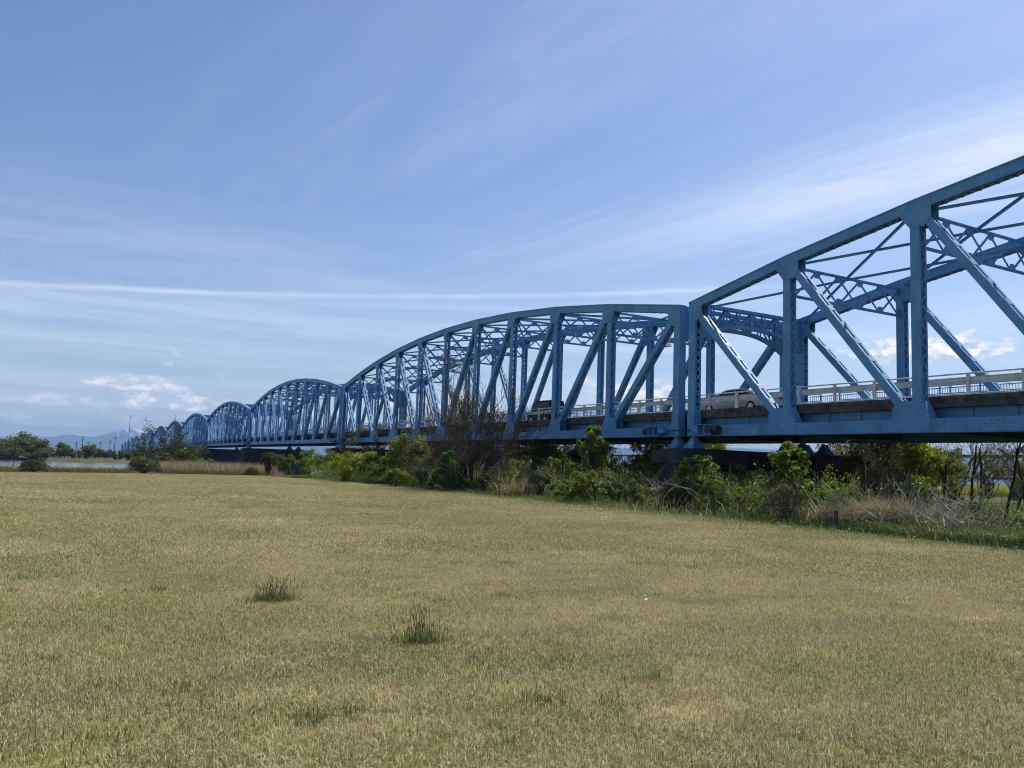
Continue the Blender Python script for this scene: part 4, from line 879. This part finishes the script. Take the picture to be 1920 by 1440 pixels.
# pavilion and utility poles on the far bank
p = gp(103, 470); p.z = float(ground_z(p.x, p.y)); root = empty('pavilion', p, .3); mb = MB(); mb.box(-4, 4, -3, 3, .1, 2.9); mb.build('wall', mat_plain('pale wall', (.55, .53, .5), .8), root)
mb = MB(); root.scale = (.75, .75, .75); mb.hexa([(-5.5, -4.2, 2.95), (5.5, -4.2, 2.95), (5.5, 4.2, 2.95), (-5.5, 4.2, 2.95), (-4, -.4, 4.5), (4, -.4, 4.5), (4, .4, 4.5), (-4, .4, 4.5)]); mb.build('roof', mat_plain('dark tiles', (.05, .05, .055), .7), root)
for x in (-2.6, 0, 2.6): mb = MB(); mb.box(x - .6, x + .6, -3.03, -3.005, 1., 2.2); mb.build('window', DARKM, root)
tag(root, 'small pale house with a dark roof across the river', 'house')
for i, (px, di, h, lab) in enumerate([(141, 470, 8.5, 'utility pole with crossarms left of the tall one, far bank'), (152, 460, 11, 'tallest thin utility pole over the far bank trees'), (163, 520, 9, 'thin utility pole right of the tallest one'), (186, 520, 9.5, 'utility pole above the low trees, third from the bridge end'), (204, 480, 10, 'utility pole second from the bridge end'), (213, 470, 12, 'utility pole next to the far end of the bridge'), (238, 700, 34, 'tall mast behind the far arches of the bridge')]):
    p = gp(px, di); p.z = float(ground_z(p.x, p.y)); root = empty('utility_pole', p, .5); mb = MB(); mb.tube([(0, 0, -.3), (0, 0, h)], [.2, .13], 6); mb.build('pole', FARST, root)
    for z in (h - .5, h - 1.4): mb = MB(); mb.box(-1.1, 1.1, -.07, .07, z, z + .14); mb.build('crossarm', FARST, root)
    tag(root, lab, 'utility pole', 'utility poles on the far bank')
# life ring on its post at the river edge
p = gp(27, 79); p.z = float(ground_z(p.x, p.y)); root = empty('life_ring_stand', p, -.2); mb = MB(); mb.tube([(0, 0, -.1), (0, 0, 2.45)], .035, 8); mb.build('pole', DARKM, root)
mb = MB(); n = 16
mb.tube([(.13 + .19 * math.cos(6.283 * k / n), -.06, 1.3 + .19 * math.sin(6.283 * k / n)) for k in range(n + 1)], .07, 8); mb.build('ring', DARKM, root); tag(root, 'black ring hanging on a thin post before the river', 'life ring')

# ------------------------------------------------------------------ vehicles on the deck
GLASS = mat_plain('dark car glass', (.012, .014, .016), .12, var=.1, spec=.25)
TYRE = mat_plain('tyre rubber', (.02, .02, .02), .85); RIM = mat_plain('alloy rim', (.45, .45, .47), .3, metal=.9); LAMPG = mat_plain('lamp glass', (.7, .72, .75), .1); REDL = mat_plain('tail lamp', (.4, .02, .02), .25)
def car(name, label, x, y, zd, paint, L, Wd, prof, roof, win, wr=.29):
    """faces +Y. prof: lower body side outline (y,z); roof: greenhouse outline; win: list of side windows"""
    root = empty(name, (x, y, zd)); hw = Wd / 2
    mb = MB(); mb.plate(prof, -hw, hw); o = mb.build('body', paint, root); bv = o.modifiers.new('bevel', 'BEVEL'); bv.width = .06; bv.segments = 3
    mb = MB(); i = len(mb.v); k = len(roof); tum = .13
    zs = [q[1] for q in roof]; zmin, zmax = min(zs), max(zs)
    def hx(z): return hw - .03 - tum * (z - zmin) / (zmax - zmin)
    mb.v += [(-hx(z), yy, z) for yy, z in roof] + [(hx(z), yy, z) for yy, z in roof]
    mb.f.append(tuple(range(k))); mb.f.append(tuple(range(2 * k - 1, k - 1, -1)))
    for q in range(k): w = (q + 1) % k; mb.f.append((q, k + q, k + w, w))
    o = mb.build('cabin', paint, root); bv = o.modifiers.new('bevel', 'BEVEL'); bv.width = .05; bv.segments = 3
    for s in (-1, 1):
        for poly in win:
            mb = MB(); mb.v += [(s * (hx(z) + .004), yy, z) for yy, z in poly] + [(s * (hx(z) - .02), yy, z) for yy, z in poly]; n = len(poly)
            mb.f.append(tuple(range(n))); mb.f.append(tuple(range(2 * n - 1, n - 1, -1)))
            for q in range(n): w = (q + 1) % n; mb.f.append((q, n + q, n + w, w))
            mb.build('side_window', GLASS, root)
        for yy in (L * .5 - .68, -L * .5 + .62):
            mb = MB(); mb.tube([(s * (hw - .19), yy, wr), (s * (hw + .01), yy, wr)], wr, 18); t_ = mb.build('tyre', TYRE, root); mb = MB(); mb.tube([(s * (hw - .02), yy, wr), (s * (hw + .018), yy, wr)], wr * .62, 14); mb.build('rim', RIM, t_)
        mb = MB(); mb.box(*sorted((s * (hw - .38), s * (hw - .06))), L / 2 - .1, L / 2 + .012, .62, .78); mb.build('headlight', LAMPG, root)
        mb = MB(); mb.box(*sorted((s * (hw - .16), s * (hw - .03))), -L / 2 - .012, -L / 2 + .1, .75, 1.05); mb.build('tail_light', REDL, root)
        mb = MB(); mb.box(*sorted((s * (hw - .02), s * (hw + .17))), roof[-1][0] * 0 + L * .18, L * .18 + .1, zmin + .02, zmin + .17); mb.build('mirror', paint, root)
    # wind screen and rear window
    f0 = max(roof, key=lambda q: q[0]); tp = [q for q in roof if q[1] > zmax - .08]; ft = max(tp, key=lambda q: q[0]); rt = min(tp, key=lambda q: q[0]); r0 = min(roof, key=lambda q: q[0])
    for a, b_, nm in ((f0, ft, 'windscreen'), (r0, rt, 'rear_window')):
        s = 1 if nm == 'windscreen' else -1; mb = MB(); y0_, z0_ = a[0] + (b_[0] - a[0]) * .1, a[1] + (b_[1] - a[1]) * .1; y1_, z1_ = a[0] + (b_[0] - a[0]) * .9, a[1] + (b_[1] - a[1]) * .9; e = .006 * s
        mb.hexa([(-hx(z0_) + .08, y0_ - e * 4, z0_), (hx(z0_) - .08, y0_ - e * 4, z0_), (hx(z0_) - .08, y0_ + e, z0_), (-hx(z0_) + .08, y0_ + e, z0_), (-hx(z1_) + .08, y1_ - e * 4, z1_), (hx(z1_) - .08, y1_ - e * 4, z1_), (hx(z1_) - .08, y1_ + e, z1_), (-hx(z1_) + .08, y1_ + e, z1_)]); mb.build(nm, GLASS, root)
    return tag(root, label, 'car')
BLACK = mat_plain('black car paint', (.006, .006, .007), .5, coat=.0, spec=.15); SILV = mat_plain('silver car paint', (.26, .27, .285), .3, metal=.35, coat=.5)
def deckz(y): return zb(y) + 1.305
car('box_van', 'black box shaped van behind the guard rail of the second span', XB + 2.75, 51.6, deckz(51.6), BLACK, 3.4, 1.475, [(-1.7, .25), (1.66, .22), (1.7, .6), (1.6, .92), (1.0, 1.0), (-1.7, 1.0)], [(-1.68, .98), (-1.58, 1.74), (.55, 1.79), (.82, 1.68), (1.22, .98)], [[(-1.45, 1.05), (-1.4, 1.6), (-.55, 1.66), (-.55, 1.03)], [(-.47, 1.03), (-.47, 1.66), (.45, 1.66), (.45, 1.03)], [(.52, 1.03), (.52, 1.62), (.72, 1.55), (.98, 1.05)]])
car('sedan', 'silver car roof showing above the guard rail of the nearest span', XB + 2.9, 31.3, deckz(31.3), SILV, 4.4, 1.7, [(-2.2, .3), (2.15, .24), (2.2, .55), (2.05, .78), (1.05, .93), (-1.5, .97), (-2.15, .93)], [(-1.95, .92), (-1.25, 1.26), (-.6, 1.345), (.25, 1.335), (.6, 1.27), (1.3, .9)], [[(-1.5, 1.0), (-1.1, 1.21), (-.45, 1.27), (-.45, .98)], [(-.37, .98), (-.37, 1.27), (.28, 1.26), (.55, 1.19), (.95, .97)]], .31)

# ------------------------------------------------------------------ lawn blades, tufts, litter
m, t, b = mat_new('lawn blades'); pos = t.n.new('ShaderNodeNewGeometry').outputs['Position']; a = t.n.new('ShaderNodeAttribute'); a.attribute_name = 'tone'
c = lawn_colour(t, pos); f_ = a.outputs['Fac']
c = t.mix(t.rng(f_, .0, .42, .85, 0.), c, (.085, .09, .022)); c = t.mix(t.rng(f_, .55, .95, 0., .85), c, (.86, .77, .48))
t.put(b.inputs['Base Color'], c); b.inputs['Roughness'].default_value = .7; b.inputs['Specular IOR Level'].default_value = .2
tr = t.n.new('ShaderNodeBsdfTranslucent'); t.put(tr.inputs['Color'], c); ms = t.n.new('ShaderNodeMixShader'); ms.inputs[0].default_value = .3
t.l.new(b.outputs[0], ms.inputs[1]); t.l.new(tr.outputs[0], ms.inputs[2]); t.l.new(ms.outputs[0], t.n['Material Output'].inputs['Surface'])
BLADE = m
def patch_collection(name, size, n, L, w, nvar, seed):
    col = bpy.data.collections.new(name)
    for v in range(nvar):
        rng = np.random.RandomState(seed + v); P = np.zeros((n, 3)); P[:, :2] = (rng.rand(n, 2) - .5) * size
        V, F, t_ = blades(rng, P, L * (.55 + .75 * rng.rand(n)), w, .75, BLADE, rng.rand(n)); me = mesh_np(name, V, F, BLADE, t_); col.objects.link(bpy.data.objects.new(name, me))
    return col
def grass_field(name, label, col, step, dmin, dmax, seed, sc=1.):
    rng = np.random.RandomState(seed); xs = np.arange(-75, 22, step); X, Y = np.meshgrid(xs, np.arange(-8, 82, step)); X = X.ravel() + rng.uniform(-.3, .3, X.size) * step; Y = Y.ravel() + rng.uniform(-.3, .3, Y.size) * step
    d = np.hypot(X, Y); an = np.arctan2(X, Y) - YAW; k = (d >= dmin - step * .5) & (d < dmax + step * .5) & (np.abs(an) < R(85 if dmax < 20 else 60)); lr = np.array([lawn_right(y) for y in Y]); k &= (X < lr + .2) & (Y < 74.6 + .145 * X)
    X, Y = X[k], Y[k]; n = len(X); me = bpy.data.meshes.new(name); me.vertices.add(n); me.vertices.foreach_set('co', np.stack([X, Y, np.full(n, .018)], 1).astype(np.float32).ravel())
    at = me.attributes.new('spin', 'FLOAT', 'POINT'); at.data.foreach_set('value', (rng.rand(n) * 6.283).astype(np.float32)); me.update()
    o = link(name, me); ng = bpy.data.node_groups.new(name, 'GeometryNodeTree'); ng.interface.new_socket('Geometry', in_out='INPUT', socket_type='NodeSocketGeometry'); ng.interface.new_socket('Geometry', in_out='OUTPUT', socket_type='NodeSocketGeometry')
    N_ = ng.nodes; i_, o_ = N_.new('NodeGroupInput'), N_.new('NodeGroupOutput'); ip = N_.new('GeometryNodeInstanceOnPoints'); ci = N_.new('GeometryNodeCollectionInfo'); ci.inputs[0].default_value = col; ci.inputs[1].default_value = True; ci.inputs[2].default_value = True
    na = N_.new('GeometryNodeInputNamedAttribute'); na.data_type = 'FLOAT'; na.inputs[0].default_value = 'spin'; cx = N_.new('ShaderNodeCombineXYZ'); er = N_.new('FunctionNodeEulerToRotation')
    ng.links.new(i_.outputs[0], ip.inputs['Points']); ng.links.new(ci.outputs[0], ip.inputs['Instance']); ip.inputs['Pick Instance'].default_value = True
    ng.links.new(na.outputs[0], cx.inputs[2]); ng.links.new(cx.outputs[0], er.inputs[0]); ng.links.new(er.outputs[0], ip.inputs['Rotation']); ng.links.new(ip.outputs[0], o_.inputs[0])
    md = o.modifiers.new('grass', 'NODES'); md.node_group = ng; return tag(o, label, kind='stuff')
grass_field('grass', 'short dry grass blades of the near lawn', patch_collection('grass patch near', 1.35, 7200, .04, .0044, 4, 300), .8, .6, 13, 1)
grass_field('grass', 'short dry grass blades of the middle lawn', patch_collection('grass patch mid', 2.6, 7500, .05, .009, 3, 320), 1.6, 13, 30, 2)
grass_field('grass', 'short dry grass blades of the far lawn', patch_collection('grass patch far', 5.2, 8000, .06, .022, 3, 340), 3.2, 30, 82, 3)
def tuft(x, y, rad, h, n, label, seeds=False, sd=0):
    rng = np.random.RandomState(sd); root = empty('grass_tuft', (x, y, .02)); P = np.zeros((n, 3)); P[:, :2] = rng.normal(size=(n, 2)) * np.array([rad, rad * .7]) * .5
    V, F, t_ = blades(rng, P, h * (.4 + .6 * rng.rand(n)), .006, .55, WEED, np.where(rng.rand(n) < .12, .98, .15 + rng.rand(n) * .7)); link('blades', mesh_np('blades', V, F, WEED, t_), root)
    if seeds:
        k = n // 11; P2 = P[:k].copy(); segs = []
        for p in P2:
            l = unit(np.array([rng.normal() * .22, rng.normal() * .22, 1.])); L = h * (.8 + 1.1 * rng.rand() ** 1.5); q = p + l * L; segs.append((*p, *q, .0016, .0014)); segs.append((*q, *(q + l * .035), .004, .002))
        V, F = tubes(segs); link('seed_heads', mesh_np('seed_heads', V, F, LEAF_D, np.full(len(V), .5)), root)
    tag(root, label, 'grass tuft', 'green tufts standing in the lawn')
tuft(1.88, 8.85, .25, .13, 700, 'dark green grass tuft, left one of the two big tufts in the lawn', True, 1)
tuft(2.66, 6.45, .21, .15, 520, 'tall green tuft with dark seed heads, front one of the two big tufts', True, 2)
tuft(3.36, 10.66, .45, .09, 200, 'thin green tuft behind the two big ones', False, 3)
tuft(4.95, 6.75, .36, .06, 300, 'low flat green tuft in the middle of the lawn', False, 4)
tuft(5.5, 3.7, .5, .07, 260, 'low green tuft at the bottom right of the lawn', False, 5)
tuft(3.67, 5.98, .2, .06, 90, 'small bright green tuft right of the seeded one', False, 6)
tuft(13.2, 22.5, .8, .08, 260, 'low green tuft out in the lawn toward the bridge', False, 7)
tuft(9.4, 19.2, .7, .1, 240, 'green tuft beside the line of pale clippings', False, 8)
rng = np.random.RandomState(12); PP = []
for i in range(70):
    d_ = 4.2 + 26 * rng.rand() ** 1.5; a_ = YAW + rng.uniform(-.62, .62); c_ = np.array([math.sin(a_) * d_, math.cos(a_) * d_, .02]); k_ = int(30 + 60 * rng.rand()); PP.append(c_ + np.concatenate([rng.normal(size=(k_, 2)) * (.05 + .16 * rng.rand()), np.zeros((k_, 1))], 1))
PP = np.concatenate(PP); n = len(PP); V, F, t_ = blades(rng, PP, .03 + .06 * rng.rand(n), .008, .8, WEED, .3 + .6 * rng.rand(n)); tag(link('weeds', mesh_np('weeds', V, F, WEED, t_)), 'little green weeds dotted over the lawn', kind='stuff')
# pale scrap and clippings
root = empty('paper_scrap', (5.95, 7.55, .045), .6); mb = MB(); mb.hexa([(-.045, -.02, 0), (.04, -.025, .01), (.05, .02, .005), (-.03, .03, .012), (-.04, -.015, .004), (.035, -.02, .016), (.045, .018, .011), (-.03, .026, .018)]); mb.build('fold', mat_plain('dirty white paper', (.62, .58, .55), .8), root)
mb = MB(); mb.hexa([(-.02, 0, .018), (.03, -.01, .02), (.035, .015, .022), (-.015, .02, .02), (-.03, .0, .045), (.0, -.01, .05), (.005, .012, .052), (-.025, .015, .047)]); mb.build('corner', mat_plain('grey paper', (.5, .45, .42), .8), root); tag(root, 'crumpled pale scrap lying alone on the lawn', 'scrap')
rng = np.random.RandomState(9); n = 420; k = rng.rand(n); P = np.stack([2.2 + 6.6 * k, 20.4 - .9 * k + rng.normal(size=n) * .16 * (1 + np.sin(k * 40)), np.full(n, .05)], 1)
V, F, t_ = leaves(rng, P, unit(rng.normal(size=(n, 3)) * .4 + np.array([0, 0, 1.])), .11, .12, tone=.5 + .5 * rng.rand(n)); tag(link('clippings', mesh_np('clippings', V, F, STRAW, t_)), 'broken line of pale dry clippings across the lawn', kind='stuff')

for o in bpy.data.objects:
    if o.parent and o.name.split('.')[0] in ('lacing', 'batten', 'lattice', 'portal_lattice', 'picket_railing', 'web_members', 'foliage', 'crown', 'stems', 'blades', 'seed_heads'): o['kind'] = 'stuff'

hb = MB(); hb.box(-21000, 21000, -21000, 21000, -8, 575)
m = bpy.data.materials.new('haze air'); m.use_nodes = True; nt = m.node_tree; nt.nodes.clear()
pv = nt.nodes.new('ShaderNodeVolumePrincipled'); pv.inputs['Color'].default_value = (.42, .65, 1., 1); pv.inputs['Density'].default_value = 8e-5; pv.inputs['Anisotropy'].default_value = .0
mo = nt.nodes.new('ShaderNodeOutputMaterial'); nt.links.new(pv.outputs[0], mo.inputs['Volume'])
o = hb.build('haze', m); tag(o, 'pale blue haze in the distance', kind='stuff')
